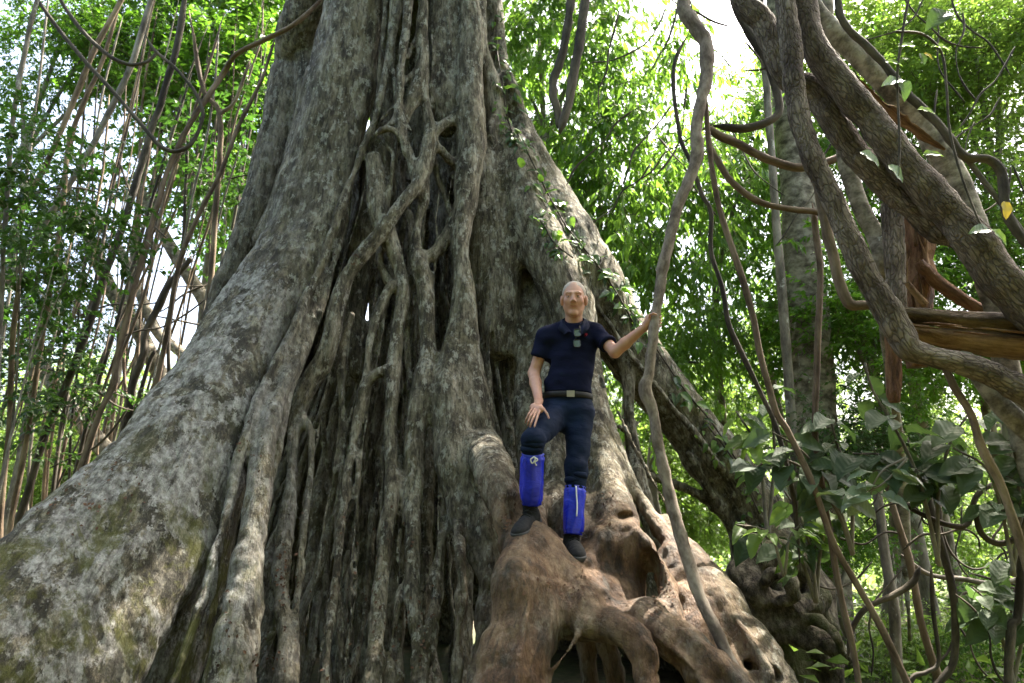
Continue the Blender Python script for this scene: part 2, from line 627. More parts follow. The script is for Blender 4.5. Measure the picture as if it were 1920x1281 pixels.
# long slim root crossing the slab's right edge
root(AR, [(758, -190, 10), (752, -60, 10), (750, 0, 10), (735, 73, 10), (718, 164, 10, 6.1), (703, 219, 11, 6.08), (684, 270, 11, 6.05), (655, 350, 11, 6.0), (620, 447, 11, 5.92), (597, 509, 11, 5.83), (571, 557, 12, 5.72), (546, 619, 13, 5.58), (517, 680, 14, 5.42), (487, 745, 16, 5.24), (466, 805, 17, 5.1), (445, 870, 17, 4.98), (428, 950, 15, 4.85), (408, 1035, 14, 4.72), (386, 1108, 13, 4.6), (347, 1215, 13, 4.45), (318, 1300, 14, 4.35), (290, 1400, 15, 4.25)], k=0.03)
root(AR, [(640, 450, 9, 6.1), (618, 520, 10, 5.95), (596, 590, 11, 5.8), (570, 660, 11, 5.62), (545, 740, 11, 5.42), (522, 830, 11, 5.25), (506, 920, 10, 5.12), (495, 1010, 10, 5.0), (480, 1110, 11, 4.88), (470, 1250, 12, 4.75), (460, 1400, 12, 4.65)], k=0.03)
# flared foot
root(BR, [(604, 510, 13, 6.0), (584, 575, 15, 5.84), (566, 630, 16, 5.68), (545, 690, 18, 5.5), (520, 745, 20, 5.34), (503, 790, 22, 5.2), (493, 832, 24, 5.1), (479, 960, 27, 4.85), (464, 1069, 31, 4.66), (447, 1179, 42, 4.5), (434, 1281, 52, 4.38), (425, 1400, 62, 4.25)], k=0.05)
root(AR, [(418, 1000, 8, 4.85), (405, 1080, 9, 4.75), (385, 1160, 9, 4.66), (366, 1230, 10, 4.58), (345, 1320, 11, 4.5)], k=0.02)
root(AR, [(432, 1060, 7, 4.85), (415, 1130, 8, 4.76), (395, 1210, 9, 4.68), (378, 1300, 9, 4.6)], k=0.02)
# diagonal root
root(AR, [(806, 255, 14), (797, 300, 18), (786, 335, 19), (768, 362, 18), (750, 385, 17), (721, 428, 18), (684, 473, 19), (651, 520, 20), (637, 568, 22), (626, 619, 23), (609, 670, 26), (586, 708, 27), (566, 748, 26), (553, 785, 24), (548, 850, 16), (546, 905, 18), (537, 996, 23), (527, 1106, 19), (531, 1179, 21), (529, 1281, 22), (527, 1400, 26)], off=-0.16, k=0.05)
root(AR, [(555, 775, 15), (574, 795, 14), (584, 825, 12), (584, 870, 12), (573, 960, 12), (563, 1069, 13), (556, 1180, 12), (550, 1300, 14), (545, 1400, 16)], off=-0.12, k=0.05)
# H-shaped root and its crossbar
root(AR, [(700, 300, 22), (704, 350, 24), (712, 400, 26), (728, 447, 24), (746, 491, 18), (754, 546, 17), (747, 619, 16), (740, 673, 19), (736, 703, 21), (735, 765, 18), (732, 830, 17), (734, 923, 18), (723, 1014, 21), (712, 1106, 19), (705, 1215, 23), (696, 1290, 27), (690, 1400, 32)], off=-0.05, k=0.05)
root(AR, [(738, 535, 15), (720, 560, 14), (704, 604, 13), (693, 648, 11), (687, 690, 12), (680, 730, 15), (667, 794, 14), (659, 850, 12), (646, 942, 14), (635, 1033, 12), (624, 1142, 12), (611, 1281, 14), (604, 1400, 16)], off=-0.06, k=0.045)
root(CR, [(737, 690, 14), (714, 696, 12), (694, 712, 12), (680, 735, 12)], off=-0.08, k=0.06)
root(CR, [(712, 600, 7), (708, 640, 7), (700, 672, 6), (688, 692, 7)], off=0.0, k=0.03)
root(CR, [(728, 447, 12), (712, 480, 12), (726, 520, 11), (738, 535, 10)], off=0.02, k=0.04)
root(AR, [(660, 590, 10), (648, 640, 12), (641, 690, 13), (641, 740, 11), (644, 867, 11), (640, 960, 11), (632, 1080, 10), (640, 1200, 12), (642, 1400, 14)], off=0.06, k=0.04)
# broad stem behind the H
root(BR, [(716, 255, 22), (712, 300, 30), (706, 370, 34), (690, 440, 34), (672, 520, 24), (668, 600, 18), (668, 700, 14)], off=0.6, k=0.05)
# top centre column with its loop
root(AR, [(770, -190, 16), (766, -60, 15), (765, 0, 15), (761, 55, 13), (752, 128, 11), (747, 200, 12), (750, 226, 15), (757, 262, 12), (767, 292, 14), (779, 328, 17), (788, 350, 16)], off=-0.12, k=0.045)
root(CR, [(706, 252, 8), (716, 243, 9), (730, 241, 9), (745, 250, 9), (755, 268, 9), (757, 288, 8)], off=-0.15, k=0.03)
root(CR, [(706, 252, 7), (716, 262, 7), (728, 275, 8), (738, 290, 7), (735, 330, 7), (726, 380, 7), (724, 430, 7)], off=-0.06, k=0.03)
for a, bb in (((746, 205), (722, 240)), ((748, 215), (733, 232)), ((752, 222), (772, 245)), ((744, 190), (712, 225))):
    root(CR, [(a[0], a[1], 5), ((a[0] + bb[0]) / 2 + 2, (a[1] + bb[1]) / 2 - 3, 5), (bb[0], bb[1], 5)], off=-0.13, k=0.03)
root(AR, [(740, -150, 8), (738, 0, 8), (733, 60, 7), (737, 130, 7), (742, 190, 8)], off=-0.02, k=0.03)
root(AR, [(722, -150, 9), (722, 0, 8), (716, 80, 8), (712, 160, 8), (708, 230, 8)], off=0.05, k=0.03)
root(AR, [(800, -190, 14), (796, -60, 14), (794, 0, 14), (790, 73, 17), (790, 128, 17), (779, 175, 20), (765, 211, 15), (755, 232, 12)], off=-0.06, k=0.05)
root(CR, [(787, 62, 7), (775, 82, 7), (764, 110, 7)], off=-0.06, k=0.03)
root(CR, [(782, 130, 7), (768, 142, 7), (755, 158, 7)], off=-0.06, k=0.03)
root(AR, [(793, 140, 14), (799, 180, 13), (804, 219, 14), (808, 255, 17), (799, 299, 20), (790, 328, 21), (793, 365, 15), (785, 401, 13), (781, 440, 12), (786, 491, 24), (797, 546, 22), (801, 619, 20), (801, 673, 26), (794, 728, 31), (783, 801, 31), (778, 887, 24), (770, 996, 21), (773, 1106, 20), (784, 1215, 18), (798, 1300, 18), (804, 1400, 20)], off=-0.06, k=0.055)
root(CR, [(786, 491, 18), (808, 475, 17), (830, 452, 16), (847, 420, 14), (858, 390, 12)], off=-0.05, k=0.06)
root(CR, [(812, 252, 14), (828, 238, 14), (846, 226, 15), (868, 212, 16)], off=-0.08, k=0.06)
root(CR, [(808, 258, 12), (828, 283, 12), (850, 305, 14), (870, 318, 14)], off=-0.06, k=0.05)
root(AR, [(815, 290, 10), (820, 330, 10), (836, 370, 9), (845, 410, 9), (838, 450, 8)], off=0.10, k=0.03)
root(AR, [(768, 400, 9), (772, 440, 9), (766, 490, 9), (770, 560, 10), (764, 640, 10), (768, 760, 10), (760, 880, 10), (755, 1000, 10), (750, 1150, 11), (748, 1400, 14)], off=0.10, k=0.03)
# trunk panel high up
root(BR, [(842, -190, 34), (838, -60, 34), (836, 0, 32), (836, 100, 32), (834, 190, 28), (838, 240, 20)], off=0.14, k=0.06)
# right-centre main root and panel
root(BR, [(872, -190, 25), (873, -60, 25), (874, 0, 24), (881, 73, 24), (881, 146, 24), (882, 219, 29), (885, 273, 29), (878, 328, 26), (870, 401, 21), (863, 467, 17), (866, 500, 17), (871, 546, 20), (874, 619, 24), (878, 673, 29), (885, 728, 31), (894, 783, 32), (908, 837, 36), (930, 895, 38, 4.85), (952, 950, 36, 4.60), (968, 1010, 34, 4.45)], off=-0.16, k=0.07)
root(BR, [(862, 560, 10), (852, 630, 20), (844, 720, 32), (845, 800, 38), (850, 869, 36), (858, 930, 28), (870, 996, 26), (897, 1050, 22), (916, 1087, 19), (912, 1142, 20), (905, 1215, 20), (893, 1290, 23), (885, 1400, 28)], off=-0.12, k=0.09)
root(BR, [(880, 840, 28), (891, 923, 24), (910, 990, 24), (922, 1050, 20), (916, 1090, 16)], off=-0.20, k=0.05)
root(CR, [(836, 905, 15), (852, 955, 17), (876, 1005, 17), (900, 1048, 17)], off=-0.10, k=0.05)
root(BR, [(905, -190, 14), (900, -60, 14), (900, 0, 14), (904, 91, 15), (917, 146, 17), (929, 219, 21), (931, 273, 18), (942, 328, 20), (960, 401, 24), (976, 460, 27), (985, 520, 27), (991, 582, 25), (988, 655, 24), (986, 728, 22), (986, 801, 20), (992, 880, 20), (1003, 960, 22, 4.9), (1015, 1060, 26, 4.6)], off=-0.12, k=0.10)
root(BR, [(900, 270, 30), (912, 340, 40), (922, 430, 52), (930, 520, 52), (934, 600, 40), (940, 650, 26)], off=0.10, k=0.12)
root(CR, [(926, 222, 12), (920, 248, 13), (926, 275, 14)], off=-0.2, k=0.03)
for xs in ((905, 640, 918, 740, 940, 830), (925, 640, 935, 720, 950, 800), (945, 650, 955, 740, 962, 830), (915, 700, 930, 780, 945, 850)):
    root(AR, [(xs[0], xs[1], 7), (xs[2], xs[3], 7), (xs[4], xs[5], 8)], off=0.22, k=0.03)
root(BR, [(940, 600, 22), (950, 700, 22), (958, 800, 22), (965, 900, 24)], off=0.45, k=0.06)
# right side stems towards the flying buttress
root(BR, [(930, -190, 16), (926, -60, 15), (926, 0, 15), (936, 100, 15), (946, 200, 16), (962, 290, 18), (985, 380, 24), (1008, 470, 28), (1028, 560, 30), (1045, 660, 28), (1052, 760, 26), (1050, 860, 26), (1040, 940, 26, 5.2), (1040, 1060, 28, 4.9)], off=0.05, k=0.10)
root(BR, [(943, 277, 13), (961, 328, 18), (977, 383, 19), (1000, 456, 21), (1018, 520, 20), (1022, 580, 18)], off=-0.06, k=0.06)
root(AR, [(1022, 470, 7), (1030, 520, 8), (1032, 570, 7), (1030, 620, 7)], off=-0.08, k=0.03)
root(BR, [(950, 150, 16, 6.75), (975, 235, 22, 6.8), (1010, 330, 38, 6.75), (1052, 430, 58, 6.65), (1092, 512, 64, 6.6), (1142, 592, 58, 6.6), (1203, 685, 52, 6.65), (1272, 772, 50, 6.75), (1340, 860, 54, 6.85), (1398, 940, 58, 6.95), (1450, 1030, 60, 7.0), (1510, 1140, 70, 7.05), (1560, 1260, 80, 7.1)], k=0.10)
root(BR, [(955, 260, 22, 6.65), (975, 340, 32, 6.5), (1000, 420, 40, 6.35), (1045, 520, 45, 6.2), (1075, 600, 42, 6.15), (1085, 690, 30, 6.0)], k=0.15)
root(AR, [(1100, 545, 7, 6.5), (1120, 575, 7, 6.28), (1180, 660, 8, 6.3), (1260, 760, 8, 6.4), (1330, 850, 8, 6.5), (1380, 930, 9, 6.8)], k=0.03)
root(AR, [(1165, 660, 20, 6.5), (1178, 720, 17, 6.45), (1180, 780, 15, 6.4), (1188, 850, 18, 6.35), (1205, 930, 22, 6.2), (1235, 1020, 26, 6.1)], k=0.06)
root(AR, [(1215, 890, 12, 6.6), (1270, 910, 12, 6.7), (1320, 935, 14, 6.8), (1380, 985, 20, 6.9)], k=0.05)
root(AR, [(1290, 850, 10, 6.6), (1330, 920, 12, 6.7), (1375, 990, 22, 6.85), (1400, 1060, 30, 6.9), (1420, 1200, 34, 6.9)], k=0.05)
root(AR, [(1200, 790, 7, 6.4), (1180, 810, 7, 6.35), (1160, 800, 7, 6.2)], k=0.03)
# roots beside and behind the legs
root(AR, [(1105, 580, 10, 6.1), (1118, 660, 10, 5.75), (1126, 690, 11, 5.65), (1135, 761, 13, 5.55), (1150, 815, 14, 5.45), (1170, 880, 15, 5.35), (1200, 940, 16, 5.2), (1240, 1000, 18, 5.05)], k=0.05)
root(AR, [(1095, 620, 5, 5.9), (1135, 720, 5, 5.5), (1181, 815, 5, 5.3), (1217, 887, 6, 5.2), (1250, 950, 6, 5.1), (1268, 1010, 7, 4.95)], k=0.02)
root(BR, [(1080, 560, 24, 6.1), (1092, 640, 24, 5.85), (1104, 720, 24, 5.6), (1120, 797, 26, 5.4), (1126, 865, 32, 5.2), (1142, 932, 36, 5.0), (1156, 975, 40, 4.8), (1160, 1020, 40, 4.65)], k=0.09)
root(BR, [(1068, 540, 20, 6.5), (1075, 620, 20, 6.1), (1085, 700, 20, 5.75), (1090, 800, 20, 5.45), (1095, 900, 22, 5.2), (1105, 985, 26, 4.95), (1110, 1030, 28, 4.8)], k=0.07)
root(AR, [(1150, 820, 12, 5.35), (1178, 905, 17, 5.15), (1222, 969, 20, 4.95), (1262, 1025, 24, 4.75), (1300, 1090, 30, 4.55)], k=0.07)
root(BR, [(1010, 520, 18, 6.6), (1020, 620, 22, 6.3), (1028, 700, 20, 5.9), (1030, 780, 20, 5.6), (1036, 842, 22, 5.45), (1046, 910, 20, 5.25), (1050, 980, 20, 5.0), (1060, 1080, 24, 4.75)], k=0.06)
root(AR, [(1012, 980, 10, 4.75), (1030, 1005, 13, 4.7), (1055, 1030, 16, 4.65)], k=0.05)
# the worn mass under the feet
root(BR, [(962, 985, 26, 4.55), (985, 1010, 36, 4.50), (1012, 1050, 48, 4.42), (1006, 1106, 62, 4.3), (982, 1179, 68, 4.15), (962, 1251, 74, 4.05), (945, 1350, 84, 3.95)], k=0.14)
root(BR, [(1000, 1040, 34, 4.5), (1040, 1062, 36, 4.5), (1078, 1066, 34, 4.52), (1110, 1045, 34, 4.58), (1140, 1020, 36, 4.6)], k=0.12)
root(BR, [(1020, 1080, 40, 4.4), (1055, 1115, 46, 4.3), (1085, 1150, 40, 4.2), (1110, 1170, 34, 4.1), (1142, 1176, 32, 4.0), (1190, 1200, 32, 3.9), (1214, 1244, 30, 3.82), (1212, 1310, 30, 3.78), (1200, 1400, 34, 3.75)], k=0.09)
root(BR, [(1168, 972, 22, 4.75), (1150, 1005, 30, 4.65), (1165, 1022, 32, 4.6), (1198, 1030, 28, 4.55), (1228, 1066, 24, 4.45), (1246, 1106, 22, 4.35), (1243, 1140, 24, 4.25), (1255, 1175, 30, 4.2)], k=0.07)
root(BR, [(1243, 1142, 22, 4.25), (1200, 1143, 22, 4.2), (1150, 1142, 22, 4.2), (1105, 1135, 26, 4.25), (1072, 1100, 26, 4.3)], k=0.07)
root(BR, [(1130, 1040, 36, 4.85), (1150, 1090, 36, 4.8), (1175, 1130, 36, 4.75), (1200, 1160, 36, 4.7)], k=0.10)
root(BR, [(1212, 1162, 32, 4.15), (1266, 1196, 42, 4.05), (1322, 1250, 48, 3.95), (1375, 1310, 56, 3.9), (1420, 1400, 60, 3.85)], k=0.09)
root(CR, [(1090, 1165, 14, 4.12), (1082, 1195, 10, 4.0), (1064, 1226, 9, 3.96), (1040, 1259, 9, 3.95), (1025, 1290, 14, 3.95)], k=0.05)
root(BR, [(1090, 1190, 20, 4.6), (1100, 1240, 18, 4.6), (1110, 1330, 20, 4.6)], k=0.06)
root(BR, [(1140, 1200, 18, 4.55), (1155, 1260, 18, 4.5), (1160, 1340, 20, 4.5)], k=0.06)
# floor of the hollows in the worn mass
for pts_ in ([(1110, 1045, 40, 4.64), (1135, 1090, 42, 4.55), (1160, 1128, 38, 4.46)], [(1160, 1050, 30, 4.66), (1178, 1090, 30, 4.56), (1188, 1130, 28, 4.45)],
             [(1258, 1050, 34, 4.68), (1280, 1125, 38, 4.5), (1305, 1200, 44, 4.34), (1340, 1290, 50, 4.2)], [(1085, 1080, 34, 4.46), (1120, 1110, 32, 4.4), (1160, 1140, 26, 4.36)],
             [(1075, 950, 24, 4.95), (1085, 1000, 28, 4.8), (1095, 1040, 30, 4.7)]):
    root(BR, pts_, k=0.10, wob=0.02)
# sinews over the worn mass
for pts_ in ([(975, 1020, 9, 4.36), (960, 1080, 10, 4.2), (935, 1150, 10, 4.08), (915, 1230, 12, 3.98), (905, 1320, 14, 3.92)],
             [(1000, 1030, 8, 4.32), (1000, 1090, 9, 4.1), (985, 1160, 10, 3.96), (975, 1240, 12, 3.86), (965, 1340, 14, 3.8)],
             [(1030, 1050, 9, 4.36), (1040, 1100, 10, 4.16), (1030, 1160, 10, 4.02), (1015, 1230, 12, 3.95), (1010, 1320, 14, 3.9)],
             [(1060, 1060, 8, 4.38), (1085, 1110, 9, 4.16), (1130, 1150, 9, 4.0), (1180, 1172, 10, 3.86), (1222, 1215, 10, 3.76)],
             [(1230, 1165, 10, 4.06), (1275, 1185, 11, 3.94), (1330, 1230, 12, 3.84), (1390, 1290, 14, 3.76)],
             [(1225, 1180, 9, 4.0), (1260, 1215, 10, 3.9), (1300, 1260, 12, 3.82), (1340, 1320, 14, 3.76)],
             [(1280, 1030, 8, 4.72), (1325, 1085, 9, 4.5), (1385, 1170, 10, 4.3), (1450, 1270, 12, 4.12)],
             [(1150, 985, 8, 4.6), (1130, 1010, 9, 4.5), (1120, 1050, 9, 4.45), (1110, 1080, 9, 4.4)],
             [(1170, 965, 8, 4.66), (1200, 1000, 9, 4.48), (1240, 1050, 9, 4.36), (1262, 1110, 9, 4.26), (1275, 1165, 10, 4.2)]):
    root(BR, pts_, k=0.05, wob=0.02)
# outer right buttress
root(BR, [(1240, 990, 26, 5.0), (1290, 1050, 34, 4.8), (1335, 1115, 44, 4.6), (1390, 1205, 54, 4.45), (1440, 1290, 60, 4.3), (1490, 1400, 66, 4.2)], k=0.12)
root(BR, [(1262, 1080, 30, 4.7), (1300, 1160, 40, 4.5), (1345, 1240, 50, 4.35), (1390, 1330, 56, 4.2)], k=0.14)
# slim roots standing free on the right of the lattice
root(AR, [(850, 900, 12, 5.9), (858, 980, 14, 5.3), (862, 1040, 15, 5.0), (864, 1100, 15, 4.95), (860, 1180, 15, 4.9), (855, 1281, 16, 4.85), (852, 1400, 18, 4.8)], k=0.03)
root(AR, [(848, 760, 8, 6.2), (838, 850, 8), (832, 950, 9), (824, 1040, 14), (818, 1120, 18), (806, 1200, 16), (790, 1290, 16), (780, 1400, 18)], off=0.0, k=0.05)
root(AR, [(826, 1000, 10), (820, 1070, 12), (812, 1140, 12), (800, 1190, 10), (782, 1230, 10), (770, 1300, 12)], off=-0.06, k=0.04)
root(AR, [(738, 800, 9, 6.3), (748, 880, 9), (760, 960, 9), (765, 1050, 9), (750, 1120, 10), (735, 1200, 10), (725, 1300, 12)], off=-0.02, k=0.03)
root(AR, [(845, 960, 8), (826, 1020, 9), (806, 1070, 9), (794, 1110, 8)], off=-0.06, k=0.03)
root(AR, [(676, 770, 7, 6.4), (672, 850, 7), (668, 950, 7), (662, 1050, 7), (656, 1150, 7), (646, 1250, 8), (640, 1400, 9)], off=-0.02, k=0.02)
root(CR, [(653, 1065, 5), (657, 1085, 5), (659, 1100, 4)], off=-0.03, k=0.02)
root(AR, [(806, 740, 14, 6.7), (803, 880, 18, 6.5), (800, 1040, 20, 6.3), (796, 1200, 22, 6.1), (792, 1400, 24, 5.9)], k=0.03)
for bx in (688, 742, 872, 648):
    root(AR, [(bx + 4, 820, 16, 7.0), (bx, 950, 24, 6.9), (bx - 4, 1080, 28, 6.7), (bx - 8, 1240, 30, 6.5), (bx - 10, 1400, 32, 6.3)], k=0.03)
n_front = len(fig_paths)

# lattice of slim roots deeper inside
r2 = random.Random(5)
def xl(y): return np.interp(y, [250, 450, 700, 900, 1281], [690, 655, 585, 520, 400])
def xr(y): return np.interp(y, [250, 450, 700, 900, 1281], [850, 850, 850, 850, 885])
for i in range(24):
    u0 = r2.uniform(0.02, 0.98); u1 = min(1, max(0, u0 + r2.uniform(-0.28, 0.28)))
    y0 = r2.choice([300, 380, 450, 520, 600]); y1 = 1380
    off = r2.uniform(0.9, 1.6) if i % 5 else r2.uniform(0.5, 0.7); rr = r2.uniform(4, 9) if i % 3 == 0 else r2.uniform(6, 16)
    pts = []
    ny = 7
    ph = r2.uniform(0, 6)
    for j in range(ny):
        t = j / (ny - 1); y = y0 + (y1 - y0) * t
        u = u0 + (u1 - u0) * t + 0.03 * math.sin(ph + 5 * t)
        x = xl(y) + (xr(y) - xl(y)) * u
        pts.append((x, y, rr * (0.85 + 0.5 * t)))
    root(AR, [(pts[0][0], pts[0][1] - 60, 5, 6.9)] + pts, off=off, k=0.035, wob=0.03)
for i in range(14):
    u0 = r2.uniform(0.05, 0.9); y = r2.uniform(480, 1200); dx = r2.uniform(-60, 60); dy = r2.uniform(60, 150)
    x = xl(y) + (xr(y) - xl(y)) * u0
    root(CR, [(x, y, r2.uniform(6, 11)), (x + dx * 0.5 + r2.uniform(-8, 8), y + dy * 0.5, r2.uniform(6, 10)), (x + dx, y + dy, r2.uniform(6, 11))], off=r2.uniform(0.4, 1.0), k=0.04, wob=0.02)
# long slim roots side by side
for i in range(7):
    x1 = 545 + 46 * i + r2.uniform(-8, 8); x0 = 655 + 26 * i + r2.uniform(-8, 8)
    y0 = r2.uniform(560, 800); rr = r2.uniform(4, 6.5)
    pts = [(x0, y0 - 70, rr * 0.7, 6.6)]
    for j in range(6):
        t = j / 5
        y = y0 + (1400 - y0) * t
        pts.append((x0 + (x1 - x0) * t ** 0.9 + 6 * math.sin(i * 2.1 + t * 5), y, rr * (0.9 + 0.4 * t)))
    root(AR, pts, off=r2.uniform(-0.04, 0.16), k=0.02, wob=0.02)
# thin clinging roots over the front
for i in range(16):
    u0 = r2.uniform(-0.05, 1.25); u1 = u0 + r2.uniform(-0.15, 0.15)
    y0 = r2.uniform(-60, 700); y1 = y0 + r2.uniform(250, 620)
    rr = r2.uniform(3.2, 6)
    pts = []
    for j in range(7):
        t = j / 6; y = y0 + (y1 - y0) * t
        x = xl(y) + (xr(y) + 60 - xl(y)) * (u0 + (u1 - u0) * t) + 5 * math.sin(i + 4 * t)
        pts.append((x, y, rr))
    root(AR, pts, off=r2.uniform(-0.10, 0.06), k=0.012, wob=0.03)
# far wall of the hollow
for i in range(29):
    th = math.radians(-8 + 196 * (i + r2.uniform(-0.3, 0.3)) / 28)
    rows = []
    tw = r2.uniform(-0.35, 0.35)
    for z in np.linspace(-0.2, 9.0, 9):
        a = th + tw * (z / 9.0) + 0.05 * math.sin(z * 1.7 + i)
        R = (cone_r(z) - 0.12) * (1.0 if z < 8 else 0.97)
        rows.append([axis_x(z) + R * math.cos(a), AX_Y + R * math.sin(a) * 0.72, z, r2.uniform(0.10, 0.19) * (1.25 - 0.03 * z)])
    fig_paths.append((BR, catmull(np.array(rows), 4), 0.07))

fig = empty('strangler_fig_tree', (-0.9, 6.6, 0.0), 'huge strangler fig with lattice of fused grey roots and spreading buttresses', 'tree')
FO = np.array(fig.location)
fld = Field((-4.6, 2.9, -0.15), (2.75, 9.35, 8.7), 0.0195)
order = sorted(range(len(fig_paths)), key=lambda i: -fig_paths[i][1][:, 3].mean())
for i in order:
    fld.tube(fig_paths[i][1], fig_paths[i][2], i + 1)
# ledges the man's shoes rest on
for sx, sy, sY, dx_ in ((1076, 1038, 4.50, 0.02), (986, 990, 4.38, -0.06)):
    c_ = W(sx, sy, sY)
    fld.tube(np.array([[c_[0] - dx_ * 2, c_[1] + 0.32, c_[2] - 0.22, 0.14], [c_[0], c_[1] + 0.02, c_[2] - 0.135, 0.125], [c_[0] + dx_, c_[1] - 0.22, c_[2] - 0.30, 0.15]]), 0.10, None)
    fld.ell(c_ + np.array([dx_ * 0.6, -0.03, 0.14]), (0.11, 0.22, 0.135), 0.05, None, 'sub')
# hollows and knot holes in the worn roots
for hx, hy, hY, hr in ((1218, 1082, 4.40, (0.06, 0.14, 0.15)), (1180, 968, 4.62, (0.07, 0.10, 0.022)), (1400, 1246, 4.25, (0.03, 0.08, 0.03)), (1432, 1258, 4.22, (0.045, 0.08, 0.035)), (1455, 1268, 4.2, (0.025, 0.08, 0.025)), (1130, 1130, 4.22, (0.05, 0.06, 0.02))):
    fld.ell(W(hx, hy, hY), hr, 0.04, None, 'sub')
fld.cut((0, 0, -0.1), (0, 0, -1))
FV, FQ, FID = fld.mesh()
del fld
FV = relax(FV, FQ, 2, 0.5)
FN = vert_normals(FV, FQ)
q = FV * np.array([1, 1, 0.35])
disp = 0.010 * fbm(FV * np.array([1, 1, 0.15]) * 9.0, 31, 3) + 0.005 * fbm(q * 5.0, 35, 2) + 0.005 * fbm(FV * np.array([1, 1, 0.6]) * 16.0, 57, 2)
# rings and folds round the stems, as on fig bark
disp += 0.0022 * np.sin(FV[:, 2] * 70 + 5 * vnoise(FV * 3.0, 77)) * np.clip(vnoise(FV * 2.1, 88) + 0.2, 0, 1)
def crease(p, seed): return (1 - np.abs(vnoise(p, seed))).clip(0, 1) ** 7
disp -= 0.010 * crease(FV * np.array([1, 1, 0.16]) * 6.0 + 0.3 * vnoise(FV * 2.5, 5)[:, None], 91)
disp -= 0.007 * crease(FV * np.array([1, 1, 0.3]) * 13.0, 93)
wz = np.clip((1.9 - FV[:, 2]) / 0.6, 0, 1) * (FV[:, 1] < 5.2) * np.clip((FV[:, 0] + 0.6) / 0.3, 0, 1)
disp -= 0.017 * wz * crease(FV * 4.2 + 0.4 * vnoise(FV * 3, 6)[:, None], 97)
disp += 0.013 * fbm(FV * 6.5, 95, 3) * np.clip((1.9 - FV[:, 2]) / 0.6, 0, 1) * (FV[:, 1] < 5.2)
FV = FV + FN * disp[:, None]
FN = vert_normals(FV, FQ)

def px_of(V):
    x, y, z = V[:, 0], V[:, 1], V[:, 2] - CAM_Z
    ax = y * CP + z * SP
    return 960 + F_PX * x / ax, 640.5 - F_PX * (z * CP - y * SP) / ax
# wear: the low forward roots people climb over have lost their lichen; lichen and moss sit on the left slab
worn = np.clip((2.05 - FV[:, 2]) / 0.6, 0, 1) * np.clip((FV[:, 0] + 0.45) / 0.35, 0, 1) * np.clip((5.25 - FV[:, 1]) / 0.5, 0, 1)
worn *= np.clip((1.55 - FV[:, 0]) / 0.4, 0.25, 1) * np.clip(0.95 + 0.5 * fbm(FV * 2.2, 123, 3), 0, 1)
lich = np.clip((-1.15 - 0.16 * FV[:, 2] - FV[:, 0]) / 0.5, 0, 1) * np.clip((6.3 - FV[:, 1]) / 0.4, 0.15, 1)
mossy = lich * np.clip((2.6 - FV[:, 2]) / 1.2, 0, 1)

# coordinates straightened along each root, for the grain
FTC = np.zeros((len(FV), 3))
ov = np.argsort(FID, kind='stable')
iu, ist = np.unique(FID[ov], return_index=True)
ist = list(ist) + [len(ov)]
for k_, u_ in enumerate(iu):
    vi = ov[ist[k_]:ist[k_ + 1]]
    if u_ <= 0:
        FTC[vi] = FV[vi]
        continue
    P_ = fig_paths[u_ - 1][1][:, :3]
    T_ = np.gradient(P_, axis=0); T_ /= np.linalg.norm(T_, axis=1)[:, None] + 1e-9
    N_ = np.cross(T_, [0.3, 1.0, 0.1]); N_ /= np.linalg.norm(N_, axis=1)[:, None] + 1e-9
    B_ = np.cross(T_, N_)
    arc_ = np.cumsum(np.r_[0, np.linalg.norm(np.diff(P_, axis=0), axis=1)])
    for c0 in range(0, len(vi), 20000):
        w_ = vi[c0:c0 + 20000]
        D2 = ((FV[w_][:, None, :] - P_[None]) ** 2).sum(2)
        j_ = D2.argmin(1)
        d_ = FV[w_] - P_[j_]
        FTC[w_] = np.stack([(d_ * N_[j_]).sum(1), (d_ * B_[j_]).sum(1), arc_[j_] + (d_ * T_[j_]).sum(1)], 1) + u_ * 0.73

